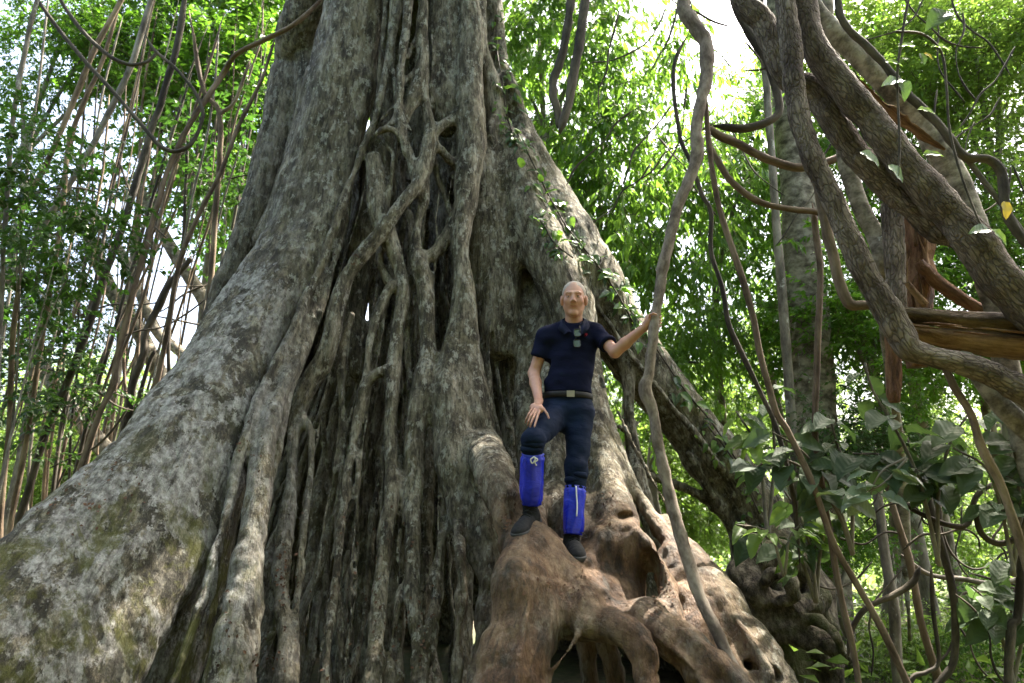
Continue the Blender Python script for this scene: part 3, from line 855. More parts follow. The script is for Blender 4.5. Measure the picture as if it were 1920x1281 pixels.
def fig_mat():
    m, nt, bs = new_mat('fig_bark')
    b = NB(nt)
    v = b.coord((1, 1, 0.4)); v2 = b.coord((1, 1, 0.65))
    n1 = b.noise(v, 8, 10, 0.72, 0.1)
    col = b.ramp(n1, [(0.38, (0.024, 0.02, 0.013)), (0.46, (0.095, 0.08, 0.053)), (0.53, (0.18, 0.156, 0.108)), (0.63, (0.335, 0.30, 0.225))])
    # algae and ochre staining
    n2 = b.noise(v2, 2.2, 6, 0.7, 0.5)
    col = b.mix(b.ramp(n2, [(0.5, 0.0), (0.68, 0.6)]), col, (0.125, 0.105, 0.045))
    n2b = b.noise(v, 1.4, 5, 0.65, 0.3)
    col = b.mix(b.ramp(n2b, [(0.55, 0.0), (0.66, 0.45)]), col, (0.05, 0.046, 0.035))
    # pale lichen flecks everywhere, big plates where 'lich'
    L = b.attr('lich')
    n3 = b.noise(v2, 15, 8, 0.72, 0.1)
    col = b.mix(b.ramp(n3, [(0.54, 0.0), (0.57, 0.7)]), col, (0.37, 0.36, 0.295))
    n3b = b.noise(b.coord((1, 1, 0.22)), 34, 8, 0.75)
    col = b.mix(b.ramp(n3b, [(0.40, 0.75), (0.50, 0.0)]), col, (0.022, 0.018, 0.013))
    n4 = b.noise(v2, 3.6, 10, 0.72, 0.1)
    plate = b.math('MULTIPLY', b.ramp(n4, [(0.48, 0.0), (0.505, 1.0)]), L)
    pc = b.ramp(b.noise(v2, 22, 8, 0.7), [(0.40, (0.13, 0.12, 0.108)), (0.5, (0.25, 0.238, 0.215)), (0.6, (0.40, 0.39, 0.36))])
    n5 = b.noise(b.coord((1, 1, 0.5)), 6.5, 9, 0.75, 0.0)
    soot = b.math('MULTIPLY', b.ramp(n5, [(0.47, 0.0), (0.53, 0.8)]), L)
    col = b.mix(soot, col, (0.035, 0.032, 0.025))
    col = b.mix(plate, col, pc)
    mo = b.attr('mossy')
    n6 = b.noise(b.coord((1, 1, 0.6)), 3.4, 9, 0.75, 0.4)
    col = b.mix(b.math('MULTIPLY', b.ramp(n6, [(0.5, 0.0), (0.57, 0.85)]), mo), col, (0.085, 0.085, 0.018))
    # worn, polished reddish wood
    wn = b.attr('worn')
    wc = b.ramp(b.noise(v, 6.5, 9, 0.7, 0.1), [(0.37, (0.03, 0.016, 0.008)), (0.47, (0.11, 0.058, 0.030)), (0.54, (0.19, 0.108, 0.058)), (0.63, (0.32, 0.21, 0.125))])
    wf = b.math('MULTIPLY', wn, b.ramp(b.noise(v2, 2.6, 5, 0.6), [(0.3, 0.45), (0.55, 0.95)]))
    col = b.mix(wf, col, wc)
    gr = b.noise(b.coord((1, 1, 0.10), True), 46, 7, 0.7, 0.25)
    col = b.mix(b.ramp(gr, [(0.36, 0.6), (0.46, 0.0)]), col, (0.02, 0.015, 0.010))
    col = b.mix(b.math('MULTIPLY', b.ramp(gr, [(0.54, 0.0), (0.68, 0.4)]), b.math('SUBTRACT', 1.0, wn)), col, (0.36, 0.315, 0.24))
    b.l(col, bs.inputs['Base Color'])
    # relief: fine grain, cross wrinkles, pits
    h1 = b.noise(b.coord((1, 1, 0.45)), 30, 7, 0.68, 0.2)
    nrm = b.bump(h1, 0.9, 0.03)
    h2 = b.noise(b.coord((0.5, 0.5, 1.7)), 24, 4, 0.6, 0.3)
    nrm = b.bump(h2, 0.35, 0.010, nrm)
    h3 = b.noise(b.coord((1, 1, 0.7)), 85, 4, 0.7)
    nrm = b.bump(h3, 0.6, 0.006, nrm)
    nrm = b.bump(gr, 0.7, 0.018, nrm)
    b.l(nrm, bs.inputs['Normal'])
    rg = b.mix(wn, 0.88, 0.6)
    b.l(rg, bs.inputs['Roughness'])
    bs.inputs['Specular IOR Level'].default_value = 0.3
    return m
M_FIG = fig_mat()

# split the fused surface into its roots, keeping the common shading normals
qid = FID[FQ[:, 0]].astype(int)
for c in range(1, 4):
    same = FID[FQ[:, c]] == FID[FQ[:, (c + 1) % 4]]
    qid = np.where(same, FID[FQ[:, c]], qid)
def components(fq, nv):
    lab = np.arange(nv)
    e = np.vstack([fq[:, [0, 1]], fq[:, [1, 2]], fq[:, [2, 3]]])
    while True:
        ra, rb = lab[e[:, 0]], lab[e[:, 1]]
        d = ra != rb
        if not d.any(): return lab
        e = e[d]; lo_, hi_ = np.minimum(ra[d], rb[d]), np.maximum(ra[d], rb[d])
        np.minimum.at(lab, hi_, lo_)
        while True:
            l2 = lab[lab]
            if np.array_equal(l2, lab): break
            lab = l2
for pas in range(4):
    # vertices are kept apart per root id: key = (vertex, id)
    key = (FQ.astype(np.int64) * 1000 + qid[:, None])
    uk, inv = np.unique(key, return_inverse=True)
    inv = inv.reshape(key.shape)
    lab = components(inv, len(uk))
    comp = lab[inv[:, 0]]
    cu, ci_, cn = np.unique(comp, return_inverse=True, return_counts=True)
    small = cn[ci_] < 260
    if pas == 3 or not small.any(): break
    vgood = np.zeros(len(FV), np.int64)
    for c in range(4): vgood[FQ[~small][:, c]] = qid[~small]
    new = qid.copy()
    for c in range(4):
        cand = vgood[FQ[:, c]]
        new = np.where(small & (cand > 0), cand, new)
    # a small island goes over whole
    isl = np.zeros(len(cu), np.int64)
    np.maximum.at(isl, ci_[small], np.where(new[small] != qid[small], new[small], 0))
    qid = np.where(small & (isl[ci_] > 0), isl[ci_], qid)
drop = small & (cn[ci_] < 60)
o_sort = np.argsort(comp, kind='stable')
uid, st = np.unique(comp[o_sort], return_index=True)
st = list(st) + [len(o_sort)]
remap = np.full(len(FV), -1, np.int64)
for k_ in range(len(uid)):
    fi = o_sort[st[k_]:st[k_ + 1]]
    if drop[fi[0]]: continue
    fq = FQ[fi]
    vs = np.unique(fq)
    remap[vs] = np.arange(len(vs))
    u_ = qid[fi[0]]
    nm = fig_paths[u_ - 1][0] if u_ > 0 else BR
    me = mesh_np(nm, FV[vs] - FO, remap[fq], [M_FIG], attrs={'worn': worn[vs], 'lich': lich[vs], 'mossy': mossy[vs]}, vec=FTC[vs])
    me.normals_split_custom_set_from_vertices(FN[vs].tolist())
    link(nm, me, fig)
# stem above the picture
tv, tf = tube_geo(catmull(np.array([[-1.42, 7.4, 8.3, 1.12], [-1.5, 7.4, 10.5, 1.0], [-1.5, 7.5, 13, 0.85], [-1.4, 7.6, 16, 0.55]]), 6), 28, 0.12, 3, 2.5)
obj_at('trunk', tv, tf, bark_mat('fig_upper_bark', (0.06, 0.05, 0.04), (0.15, 0.13, 0.1), (0.25, 0.23, 0.19)), fig)
# ---------------------------------------------------------------- bark and leaf materials
M_BARK_GREY = bark_mat('grey_bark', (0.07, 0.06, 0.048), (0.16, 0.14, 0.112), (0.27, 0.245, 0.2), 7, 0.4, lichen=0.4)
M_BARK_PALE = bark_mat('pale_bark', (0.06, 0.05, 0.036), (0.17, 0.148, 0.11), (0.34, 0.305, 0.24), 7, 1.4, lichen=0.35, bump=0.5)
M_BARK_DARK = bark_mat('dark_bark', (0.025, 0.02, 0.016), (0.06, 0.05, 0.038), (0.12, 0.1, 0.075), 9, 0.3)
M_BARK_BROWN = bark_mat('brown_bark', (0.06, 0.04, 0.028), (0.14, 0.1, 0.07), (0.24, 0.18, 0.13), 9, 0.3)
M_BARK_TAN = bark_mat('tan_bark', (0.07, 0.048, 0.03), (0.16, 0.115, 0.075), (0.30, 0.23, 0.15), 8, 0.3)
M_LIANA = bark_mat('corky_liana_bark', (0.075, 0.055, 0.042), (0.17, 0.135, 0.105), (0.27, 0.225, 0.18), 10, 0.35, fissure=0.9, bump=0.8)
M_HELD = bark_mat('smooth_liana_bark', (0.08, 0.06, 0.045), (0.17, 0.135, 0.105), (0.28, 0.235, 0.185), 14, 0.5, lichen=0.25, bump=0.4, dist=0.006)
M_TWIG = flat_mat('twig', (0.07, 0.05, 0.032), 0.8, 0.2)
M_LEAF = leaf_mat('leaf_green', (0.028, 0.062, 0.010), (0.07, 0.14, 0.022), (0.18, 0.40, 0.03))
M_LANCE = leaf_mat('leaf_lance', (0.026, 0.064, 0.012), (0.075, 0.145, 0.026), (0.30, 0.56, 0.06), rough=0.35, spec=0.5)
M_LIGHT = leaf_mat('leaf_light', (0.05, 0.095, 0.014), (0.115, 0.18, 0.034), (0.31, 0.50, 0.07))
M_DEEP = leaf_mat('leaf_deep', (0.014, 0.036, 0.008), (0.04, 0.082, 0.016), (0.07, 0.18, 0.02), tw=0.35)  # darker, deeper green and less translucent leaf
M_BIGLEAF = leaf_mat('leaf_broad', (0.03, 0.052, 0.026), (0.09, 0.12, 0.068), (0.13, 0.24, 0.05), tw=0.25, rough=0.6, spec=0.22, veins=True)
M_BIGPALE = leaf_mat('leaf_pale', (0.13, 0.17, 0.10), (0.2, 0.25, 0.16), (0.2, 0.3, 0.08), tw=0.25, rough=0.4, spec=0.5, veins=True)
M_YELLOW = leaf_mat('leaf_yellow', (0.35, 0.26, 0.03), (0.45, 0.36, 0.06), (0.5, 0.38, 0.05), tw=0.4)

# ---------------------------------------------------------------- foliage meshes
def leaf_cloud(pos, dirs, nrm, L, Wd, rg, fold=0.25, curl=0.15):
    """folded kite leaves: 5 verts, 4 tris each, as one array"""
    n = len(pos)
    d = dirs / (np.linalg.norm(dirs, axis=1)[:, None] + 1e-9)
    s = np.cross(d, nrm); s /= np.linalg.norm(s, axis=1)[:, None] + 1e-9
    u = np.cross(s, d)
    L = L[:, None]; Wd = Wd[:, None]
    b = pos
    m = pos + d * L * 0.45 - u * L * fold * 0.0
    l = pos + d * L * 0.42 - s * Wd + u * Wd * fold
    r = pos + d * L * 0.42 + s * Wd + u * Wd * fold
    t = pos + d * L - u * L * curl
    V = np.stack([b, l, t, r, m], 1).reshape(-1, 3)
    i = np.arange(n)[:, None] * 5
    F = np.concatenate([i + np.array([[0, 4, 1]]), i + np.array([[1, 4, 2]]), i + np.array([[4, 0, 3]]), i + np.array([[2, 4, 3]])], 1).reshape(-1, 3)
    return V, F, np.repeat(rg.random(n), 5)

def crown_mesh(name, seed, R, n_clump, twigs, lpt, L, asp, droop, hang, mat, twig_len=0.5, clump=0.32, shell=0.55):
    rg = np.random.default_rng(seed)
    R = np.array(R, float)
    c = rg.normal(size=(n_clump, 3)); c /= np.linalg.norm(c, axis=1)[:, None]
    c *= (rg.random(n_clump) ** shell)[:, None]
    ci = rg.integers(0, n_clump, twigs)
    cs = rg.uniform(0.6, 1.35, n_clump)
    tp = c[ci] + rg.normal(size=(twigs, 3)) * clump * 0.5 * cs[ci][:, None]
    out = tp / (np.linalg.norm(tp, axis=1)[:, None] + 1e-6)
    tp = tp * R
    td = out * 0.6 + rg.normal(size=(twigs, 3)) * 0.6
    td[:, 2] -= droop
    td /= np.linalg.norm(td, axis=1)[:, None]
    tl = twig_len * rg.uniform(0.6, 1.4, twigs)
    k = np.arange(lpt)
    t = (0.15 + 0.85 * (k + 0.5) / lpt)[None, :] * np.ones((twigs, 1))
    pos = tp[:, None, :] + td[:, None, :] * (t * tl[:, None])[..., None]
    side = np.cross(td, np.array([0, 0, 1.0])); side /= np.linalg.norm(side, axis=1)[:, None] + 1e-6
    sg = np.where(k % 2 == 0, 1.0, -1.0)
    ld = td[:, None, :] * 0.55 + side[:, None, :] * sg[None, :, None] * 0.8 + rg.normal(size=(twigs, lpt, 3)) * 0.3
    ld[..., 2] -= hang
    nr = np.array([0, 0, 1.0]) + rg.normal(size=(twigs, lpt, 3)) * 0.45
    n = twigs * lpt
    LL = L * rg.uniform(0.6, 1.25, n)
    keep = rg.random(n) > 0.12
    tone = np.repeat(np.clip(0.5 + 0.22 * rg.normal(size=n_clump)[ci], 0, 1), lpt)
    V, F, var = leaf_cloud(pos.reshape(-1, 3)[keep], ld.reshape(-1, 3)[keep], nr.reshape(-1, 3)[keep], LL[keep], LL[keep] * asp, rg)
    var = np.clip(0.55 * np.repeat(tone[keep], 5) + 0.45 * var, 0, 1)
    # twig sticks, three sided
    a = tp; e = tp + td * tl[:, None]
    o1 = side * 0.006; o2 = np.cross(td, side) * 0.006
    sv = np.stack([a + o1, a - o1 * 0.5 + o2, a - o1 * 0.5 - o2, e], 1).reshape(-1, 3)
    ii = np.arange(twigs)[:, None] * 4 + len(V)
    sf = np.concatenate([ii + np.array([[0, 1, 3]]), ii + np.array([[1, 2, 3]]), ii + np.array([[2, 0, 3]])], 1).reshape(-1, 3)
    fm = np.r_[np.zeros(len(F)), np.ones(len(sf))]
    return mesh_np(name, np.vstack([V, sv]), np.vstack([F, sf]), [mat, M_TWIG], smooth=False, attrs={'var': np.r_[var, np.zeros(len(sv))]}, face_mat=fm)

CROWN = {
    'broad': [crown_mesh('crown_broad', 21 + i, (2.0, 2.0, 1.5), 26, 520, 13, 0.135, 0.24, 0.15, 0.25, M_LEAF) for i in range(3)],
    'lance': [crown_mesh('crown_lance', 31 + i, (1.9, 1.9, 1.6), 22, 290, 11, 0.21, 0.135, 0.5, 0.95, M_LANCE, twig_len=0.4) for i in range(3)],
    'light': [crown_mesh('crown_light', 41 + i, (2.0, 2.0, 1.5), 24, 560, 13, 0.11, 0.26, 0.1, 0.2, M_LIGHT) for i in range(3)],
    'deep': [crown_mesh('crown_deep', 51 + i, (1.8, 1.8, 1.5), 24, 460, 13, 0.12, 0.26, 0.2, 0.25, M_DEEP) for i in range(2)],
    'shade_roof': [crown_mesh('crown_shade_roof', 61 + i, (3.4, 3.4, 1.3), 44, 760, 13, 0.17, 0.28, 0.1, 0.2, M_LEAF, twig_len=0.6, clump=0.2) for i in range(2)],
    'sparse': [crown_mesh('crown_sparse', 71 + i, (1.6, 1.6, 1.4), 12, 80, 10, 0.19, 0.25, 0.2, 0.3, M_DEEP) for i in range(2)],
}
rf = random.Random(77)
def crown(parent, kind, loc, s, i=0, squash=1.0):
    o = link('crown', CROWN[kind][i % len(CROWN[kind])], parent)
    o.location = Vector(loc) - parent.location
    o.rotation_euler = (rf.uniform(-0.2, 0.2), rf.uniform(-0.2, 0.2), rf.uniform(0, 6.28))
    o.scale = (s, s, s * squash)
    return o

def tree(name, label, cat, base, centres, r0, mat, kind, group=None, bend=0.4):
    """base (x,y); centres: list of (xyz, scale) for the crown's masses"""
    bz = float(ground_z(np.array(base[0]), np.array(base[1]))) - 0.05
    t = empty(name, (base[0], base[1], bz), label, cat, group)
    main = np.array(centres[0][0], float)
    b0 = np.array([base[0], base[1], bz])
    mid = (b0 + main) / 2 + np.array([rf.uniform(-bend, bend), rf.uniform(-bend, bend), 0])
    v, f = tube_geo(catmull(np.array([[*b0, r0 * 1.25], [*(b0 * 0.75 + mid * 0.25), r0], [*mid, r0 * 0.8], [*main, r0 * 0.3]]), 6), 10, 0.08, rf.randint(0, 99), 3)
    obj_at('trunk', v, f, mat, t)
    for j, (c, s) in enumerate(centres):
        c = np.array(c, float)
        if j:
            st_ = mid * 0.5 + main * 0.5
            v, f = tube_geo(catmull(np.array([[*st_, r0 * 0.45], [*((st_ + c) / 2 + np.array([0, 0, 0.25])), r0 * 0.3], [*c, r0 * 0.12]]), 5), 7, 0.06, j, 3)
            obj_at('branch', v, f, mat, t)
        crown(t, kind, c, s, rf.randint(0, 5))
    return t

# ---------------------------------------------------------------- lianas and stems
def path_px(pts, Y, n=6, wob=0.0, seed=0, rs=1.0):
    rows = []
    for p in pts:
        y_ = p[3] if len(p) > 3 else Y
        rows.append([*W(p[0], p[1], y_), p[2] * rs * mpp(p[0], p[1], y_)])
    path = catmull(np.array(rows), n)
    if wob:
        for c in range(3): path[:, c] += wob * fbm(path[:, :3] * 3.0, seed * 3 + c, 2)
    return path

def stem(name, pts, Y, mat, label, cat='liana', group=None, sides=9, rough=0.10, n=6, wob=0.006, freq=9, ridges=0.0, seed=None, parent=None):
    seed = rf.randint(0, 999) if seed is None else seed
    pth = path_px(pts, Y, n, wob, seed)
    tt = np.linspace(0, 1, len(pth))
    pth[:, 3] *= np.clip(np.minimum(tt, 1 - tt) / 0.05, 0.25, 1)
    v, f = tube_geo(pth, sides, rough, seed, freq, ridges=ridges)
    o = obj_at(name, v, f, mat, parent)
    if parent is None: tag(o, label, cat, group)
    return o

# held liana
stem('hanging_liana', [(1300, -420, 12.0, 4.9), (1285, -120, 12.0, 4.8), (1282, 0, 12.0, 4.75), (1284, 24, 12.9, 4.74), (1304, 51, 13.8, 4.72), (1325, 86, 13.8, 4.7), (1325, 146, 12.0, 4.68), (1317, 182, 11.2, 4.66), (1305, 237, 11.2, 4.64), (1307, 292, 12.0, 4.62), (1290, 340, 10.3, 4.6), (1272, 385, 10.3, 4.58), (1254, 456, 10.3, 4.55), (1243, 500, 11.2, 4.53), (1237, 546, 9.5, 4.5), (1228, 597, 9.5, 4.46), (1221, 655, 9.5, 4.44), (1216, 700, 9.5, 4.42), (1209, 733, 12.9, 4.4), (1224, 774, 10.3, 4.38), (1235, 842, 10.3, 4.34), (1257, 930, 11.2, 4.3), (1276, 1000, 12.0, 4.24), (1292, 1058, 12.0, 4.18), (1308, 1110, 11.2, 4.12), (1336, 1170, 11.2, 4.02), (1371, 1244, 11.2, 3.92), (1398, 1290, 11.2, 3.86), (1440, 1380, 12.0, 3.78)],
     4.5, M_HELD, 'long knobbly grey liana gripped by the man in navy clothes', sides=14, rough=0.14, n=8, freq=16)
stem('hanging_liana', [(1315, 150, 4.5), (1322, 190, 4.5), (1329, 255, 5.2), (1338, 330, 5.2), (1351, 400, 5.2), (1377, 480, 6.0), (1410, 590, 6.0), (1424, 662, 6.0), (1453, 765, 6.0), (1475, 805, 6.0), (1501, 856, 6.0), (1523, 905, 6.0), (1559, 1011, 6.0), (1603, 1091, 6.0), (1657, 1186, 6.8), (1701, 1281, 6.8), (1740, 1380, 6.8)], 4.75, M_BARK_BROWN, 'slender brown liana slanting down to the right beside the pale trunk')
stem('hanging_liana', [(1293, 60, 3.9), (1268, 109, 3.9), (1264, 164, 3.9), (1275, 255, 3.9), (1297, 306, 3.9), (1315, 365, 3.9), (1333, 400, 4.5), (1333, 473, 4.5), (1355, 539, 4.5), (1366, 604, 5.2), (1391, 662, 5.2), (1431, 746, 4.5), (1455, 800, 4.5), (1475, 870, 4.5), (1490, 960, 4.5), (1500, 1080, 4.5)], 5.0, M_BARK_DARK, 'dark thin liana looping left of the liana gripped by the man')
stem('hanging_liana', [(1524, 380, 5.2), (1530, 436, 6.0), (1538, 509, 6.0), (1533, 619, 6.0), (1530, 728, 6.0), (1529, 814, 6.0), (1541, 905, 6.0), (1559, 1018, 6.0), (1577, 1124, 6.0), (1599, 1215, 6.0), (1612, 1300, 6.0), (1622, 1390, 6.0)], 4.9, M_BARK_BROWN, 'straight reddish brown stem hanging in front of the pale trunk')
stem('hanging_liana', [(1370, -90, 8), (1377, 0, 8), (1402, 55, 8), (1435, 109, 8), (1453, 160, 8), (1461, 204, 8), (1446, 226, 8), (1395, 241, 8), (1336, 236, 8)], 4.9, M_BARK_DARK, 'dark hooked liana curving back left near the top of the pale trunk')
stem('hanging_liana', [(1324, 238, 7), (1345, 253, 8), (1384, 270, 8), (1439, 299, 8), (1497, 315, 8), (1560, 300, 7), (1590, 280, 6)], 4.85, M_BARK_BROWN, 'upper of two lianas arching across in front of the pale trunk')
stem('hanging_liana', [(1330, 270, 5), (1345, 300, 6), (1373, 343, 6), (1424, 379, 6), (1480, 392, 6), (1534, 399, 6), (1580, 420, 5)], 4.85, M_BARK_BROWN, 'lower of two lianas arching across in front of the pale trunk')
stem('hanging_liana', [(1085, -300, 8, 5.0), (1074, -60, 8), (1071, 0, 8), (1056, 91, 8), (1036, 160, 8), (1045, 204, 7), (1050, 236, 7), (1058, 225, 6)], 5.0, M_BARK_DARK, 'left strand of the dark double liana hanging above the man', rough=0.2, freq=20)
stem('hanging_liana', [(1110, -300, 9, 4.95), (1098, -60, 9), (1096, 0, 9), (1082, 109, 9), (1067, 190, 9), (1049, 251, 8)], 4.95, M_BARK_DARK, 'right strand of the dark double liana hanging above the man', rough=0.2, freq=20)

# thick twisted lianas on the right
stem('thick_liana', [(1480, -300, 19, 3.8), (1470, -80, 19), (1472, 0, 19), (1482, 73, 20), (1490, 146, 20), (1501, 219, 19), (1523, 292, 20), (1555, 365, 20), (1590, 440, 21), (1624, 512, 23), (1662, 575, 25), (1687, 622, 25), (1708, 655, 23), (1750, 668, 20), (1822, 686, 22), (1876, 710, 24), (1920, 732, 26), (2050, 800, 30), (2200, 900, 32)], 3.7, M_LIANA, 'thick corky liana dropping steeply from top then bending right under the log', sides=20, rough=0.13, n=10, freq=10)
stem('thick_liana', [(1330, -260, 20, 3.95), (1372, -60, 20), (1402, 11, 21), (1431, 44, 22), (1453, 100, 22), (1478, 146, 22), (1525, 172, 24), (1566, 233, 25), (1603, 284, 25), (1650, 330, 26), (1700, 372, 28), (1750, 420, 26), (1800, 470, 24)], 3.95, M_LIANA, 'thick corky liana passing behind the steep one and joining the broad one', sides=20, rough=0.13, n=10, freq=10)
stem('thick_liana', [(1520, -300, 20, 3.8), (1508, -60, 20), (1508, 0, 21), (1523, 73, 23), (1555, 128, 25), (1603, 190, 26), (1657, 255, 27), (1705, 317, 29), (1760, 375, 31), (1811, 435, 33), (1860, 500, 35), (1916, 560, 37), (2000, 640, 40), (2150, 780, 44)], 3.78, M_LIANA, 'broadest corky liana running diagonally from top to the right edge', sides=22, rough=0.13, n=10, freq=9)
stem('leaning_tree', [(1555, -300, 13, 4.6), (1548, -40, 13), (1548, 20, 13), (1550, 70, 13), (1563, 117, 14), (1578, 180, 14), (1585, 292, 15), (1612, 383, 15), (1640, 440, 16), (1655, 500, 15), (1662, 600, 13, 5.0), (1672, 720, 11, 5.6), (1690, 900, 11, 6.2), (1705, 1200, 12, 6.6)], 4.6, M_BARK_PALE, 'slim pale trunk rising behind the twisted lianas', 'tree', sides=14, rough=0.06)
stem('leaning_tree', [(1480, -60, 15), (1530, 20, 17), (1566, 62, 18), (1621, 117, 19), (1679, 175, 19), (1728, 226, 20), (1756, 277, 22), (1788, 328, 23), (1818, 401, 23), (1845, 500, 23), (1870, 580, 22), (1890, 700, 22), (1920, 820, 22), (1990, 1100, 26)], 4.3, M_BARK_PALE, 'pale smooth trunk slanting right behind the broadest liana', 'tree', sides=14, rough=0.06)
stem('hanging_liana', [(1565, -90, 7), (1570, 0, 7), (1585, 44, 7), (1621, 80, 7), (1657, 120, 7), (1694, 168, 8), (1741, 215, 8), (1781, 262, 8), (1811, 295, 8), (1854, 299, 9), (1880, 328, 9), (1887, 394, 9), (1920, 452, 9), (1990, 520, 9)], 3.6, M_BARK_DARK, 'dark twisting liana running right of the broadest liana to the right edge', rough=0.18, freq=18)
stem('hanging_liana', [(1800, 285, 4), (1825, 314, 5), (1869, 372, 5), (1905, 420, 5), (1960, 500, 5)], 3.62, M_BARK_GREY, 'thin grey liana beside the dark twisting one at the right edge')
stem('hanging_liana', [(1530, 300, 9), (1540, 370, 10), (1552, 440, 10), (1563, 480, 10), (1574, 527, 10), (1592, 568, 10), (1615, 573, 9), (1645, 572, 9), (1690, 580, 8)], 4.2, M_BARK_BROWN, 'brown liana bent like an elbow left of the fallen log')
stem('hanging_liana', [(1765, 670, 7), (1790, 725, 7), (1820, 775, 7), (1840, 840, 8), (1873, 905, 8), (1905, 996, 8), (1930, 1080, 8), (1960, 1200, 8)], 4.0, M_BARK_TAN, 'tan slanting stem below the fallen log near the right edge')
stem('leaning_liana', [(1800, 660, 16), (1840, 710, 17), (1876, 757, 18), (1920, 801, 19), (2020, 900, 20)], 3.9, M_BARK_PALE, 'short pale branch sloping down right beneath the thick liana bend', 'liana', sides=12)

# broken trunk, split plank and log
brk = empty('broken_trunk', tuple(W(1676, 756, 4.35)), 'snapped grey trunk with splintered red brown wood behind the log', 'trunk')
M_ROT = bark_mat('rotten_wood', (0.05, 0.025, 0.014), (0.17, 0.085, 0.045), (0.32, 0.19, 0.1), 10, 0.22, bump=1.0, dist=0.02)
M_ORANGE = bark_mat('bare_wood', (0.035, 0.02, 0.011), (0.165, 0.092, 0.042), (0.36, 0.225, 0.11), 12, 0.14, bump=1.0, dist=0.02)
def rot_along(o):
    return o
v, f = tube_geo(path_px([(1672, 380, 17), (1676, 430, 18), (1678, 500, 18), (1679, 564, 18), (1679, 640, 16)], 4.3, 6, 0.004, 4), 16, 0.12, 4, 9, ridges=0.06)
obj_at('bark_stem', v, f, M_LIANA, brk)
v, f = tube_geo(path_px([(1678, 600, 15, 4.35), (1676, 680, 13, 4.35), (1675, 735, 12, 4.35), (1677, 756, 8, 4.35)], 4.3, 6, 0.004, 4), 14, 0.2, 5, 9, ridges=0.14)
obj_at('broken_stub', v, f, M_ROT, brk)
v, f = tube_geo(path_px([(1700, 330, 16), (1712, 400, 24), (1720, 450, 27), (1722, 510, 26), (1718, 570, 24), (1712, 640, 22), (1722, 690, 18)], 4.55, 8, 0.01, 6), 18, 0.3, 6, 7, ridges=0.12)
obj_at('splintered_core', v, f, M_ROT, brk)
for i in range(9):
    x = 1690 + rf.uniform(0, 50); y = rf.uniform(385, 540)
    v, f = tube_geo(path_px([(x, y + 60, 5), (x + rf.uniform(-6, 6), y + 20, 4), (x + rf.uniform(-14, 14), y - rf.uniform(10, 50), 1)], 4.42, 4), 5, 0.2, i, 9, flat=0.4)
    obj_at('splinter', v, f, M_ROT if i % 2 else M_ORANGE, brk)
v, f = tube_geo(path_px([(1722, 492, 8), (1735, 510, 11), (1770, 540, 12), (1836, 582, 12), (1880, 610, 12)], 4.4, 6, 0.006, 8), 12, 0.22, 7, 9, ridges=0.1)
obj_at('broken_branch', v, f, M_ROT, brk)
v, f = tube_geo(path_px([(1700, 530, 6), (1714, 548, 7), (1735, 572, 7)], 4.2, 5, 0.004, 8), 8, 0.2, 9, 9)
obj_at('broken_branch', v, f, M_ORANGE, brk)
pl = path_px([(1578, 118, 3), (1600, 152, 9), (1640, 188, 13), (1690, 228, 13), (1735, 260, 9), (1772, 282, 3)], 4.05, 8, 0.004, 3)
v, f = tube_geo(pl, 14, 0.4, 8, 16, flat=0.35, ridges=0.2)
tag(obj_at('split_plank', v, f, M_ORANGE), 'flat orange strip of split wood torn off above the broadest liana', 'split wood')

log = empty('fallen_log', tuple(W(1690, 602, 3.95)), 'rotting split log with orange bare wood lying across the right edge', 'log')
def log_half(name, pts, mat, seed, sq, rough=0.16):
    v, f = tube_geo(path_px(pts, 3.95, 10, 0.004, seed), 24, rough, seed, 7, flat=sq, ridges=0.05)
    return obj_at(name, v, f, mat, log)
log_half('bark_slab', [(1682, 588, 10), (1700, 588, 17), (1760, 596, 22), (1830, 604, 25), (1920, 610, 28), (2050, 622, 32)], bark_mat('log_bark', (0.03, 0.02, 0.012), (0.1, 0.068, 0.036), (0.2, 0.145, 0.08), 9, 0.25, bump=1.0, dist=0.02), 12, 0.75)
log_half('bare_wood', [(1700, 620, 10), (1720, 624, 17), (1770, 634, 23), (1840, 642, 27), (1920, 652, 30), (2050, 665, 34)], M_ORANGE, 14, 0.8)
for i in range(6):
    x = 1705 + i * 36 + rf.uniform(-8, 8)
    y = 606 + (x - 1700) * 0.1 + rf.uniform(-6, 6)
    v, f = tube_geo(path_px([(x - 20, y, 1), (x, y + 1, 4), (x + 30, y + 4, 4), (x + 55, y + 6, 1)], 3.80 + rf.uniform(-0.02, 0.03), 4), 6, 0.2, i, 9, flat=0.5)
    obj_at('splinter', v, f, M_ROT if i % 2 else M_ORANGE, log)

# background trunk in the clearing
def far_trunk(pts, Y, mat, label, rough=0.05, sides=20, name='forest_tree', group=None):
    p = path_px(pts, Y, 8, 0.01, rf.randint(0, 99))
    e = empty(name, p[np.argmin(p[:, 2]), :3], label, 'tree', group)
    v, f = tube_geo(p, sides, rough, rf.randint(0, 99), 3)
    obj_at('trunk', v, f, mat, e)
    return e
T1 = far_trunk([(1430, -500, 18), (1455, -60, 20), (1470, 160, 23), (1490, 300, 29), (1503, 450, 33), (1518, 600, 36), (1527, 750, 38), (1536, 900, 41), (1548, 1150, 48), (1552, 1290, 60)], 8.0, M_BARK_PALE, 'straight pale trunk standing behind the hanging lianas right of the man')
stem('sapling', [(1405, -260, 6), (1425, 0, 7), (1440, 200, 7), (1457, 436, 8), (1472, 619, 9), (1482, 765, 9), (1488, 900, 9), (1495, 1100, 10), (1500, 1260, 11)], 7.2, M_BARK_GREY, 'thin grey pole stem just left of the straight pale trunk', 'sapling')

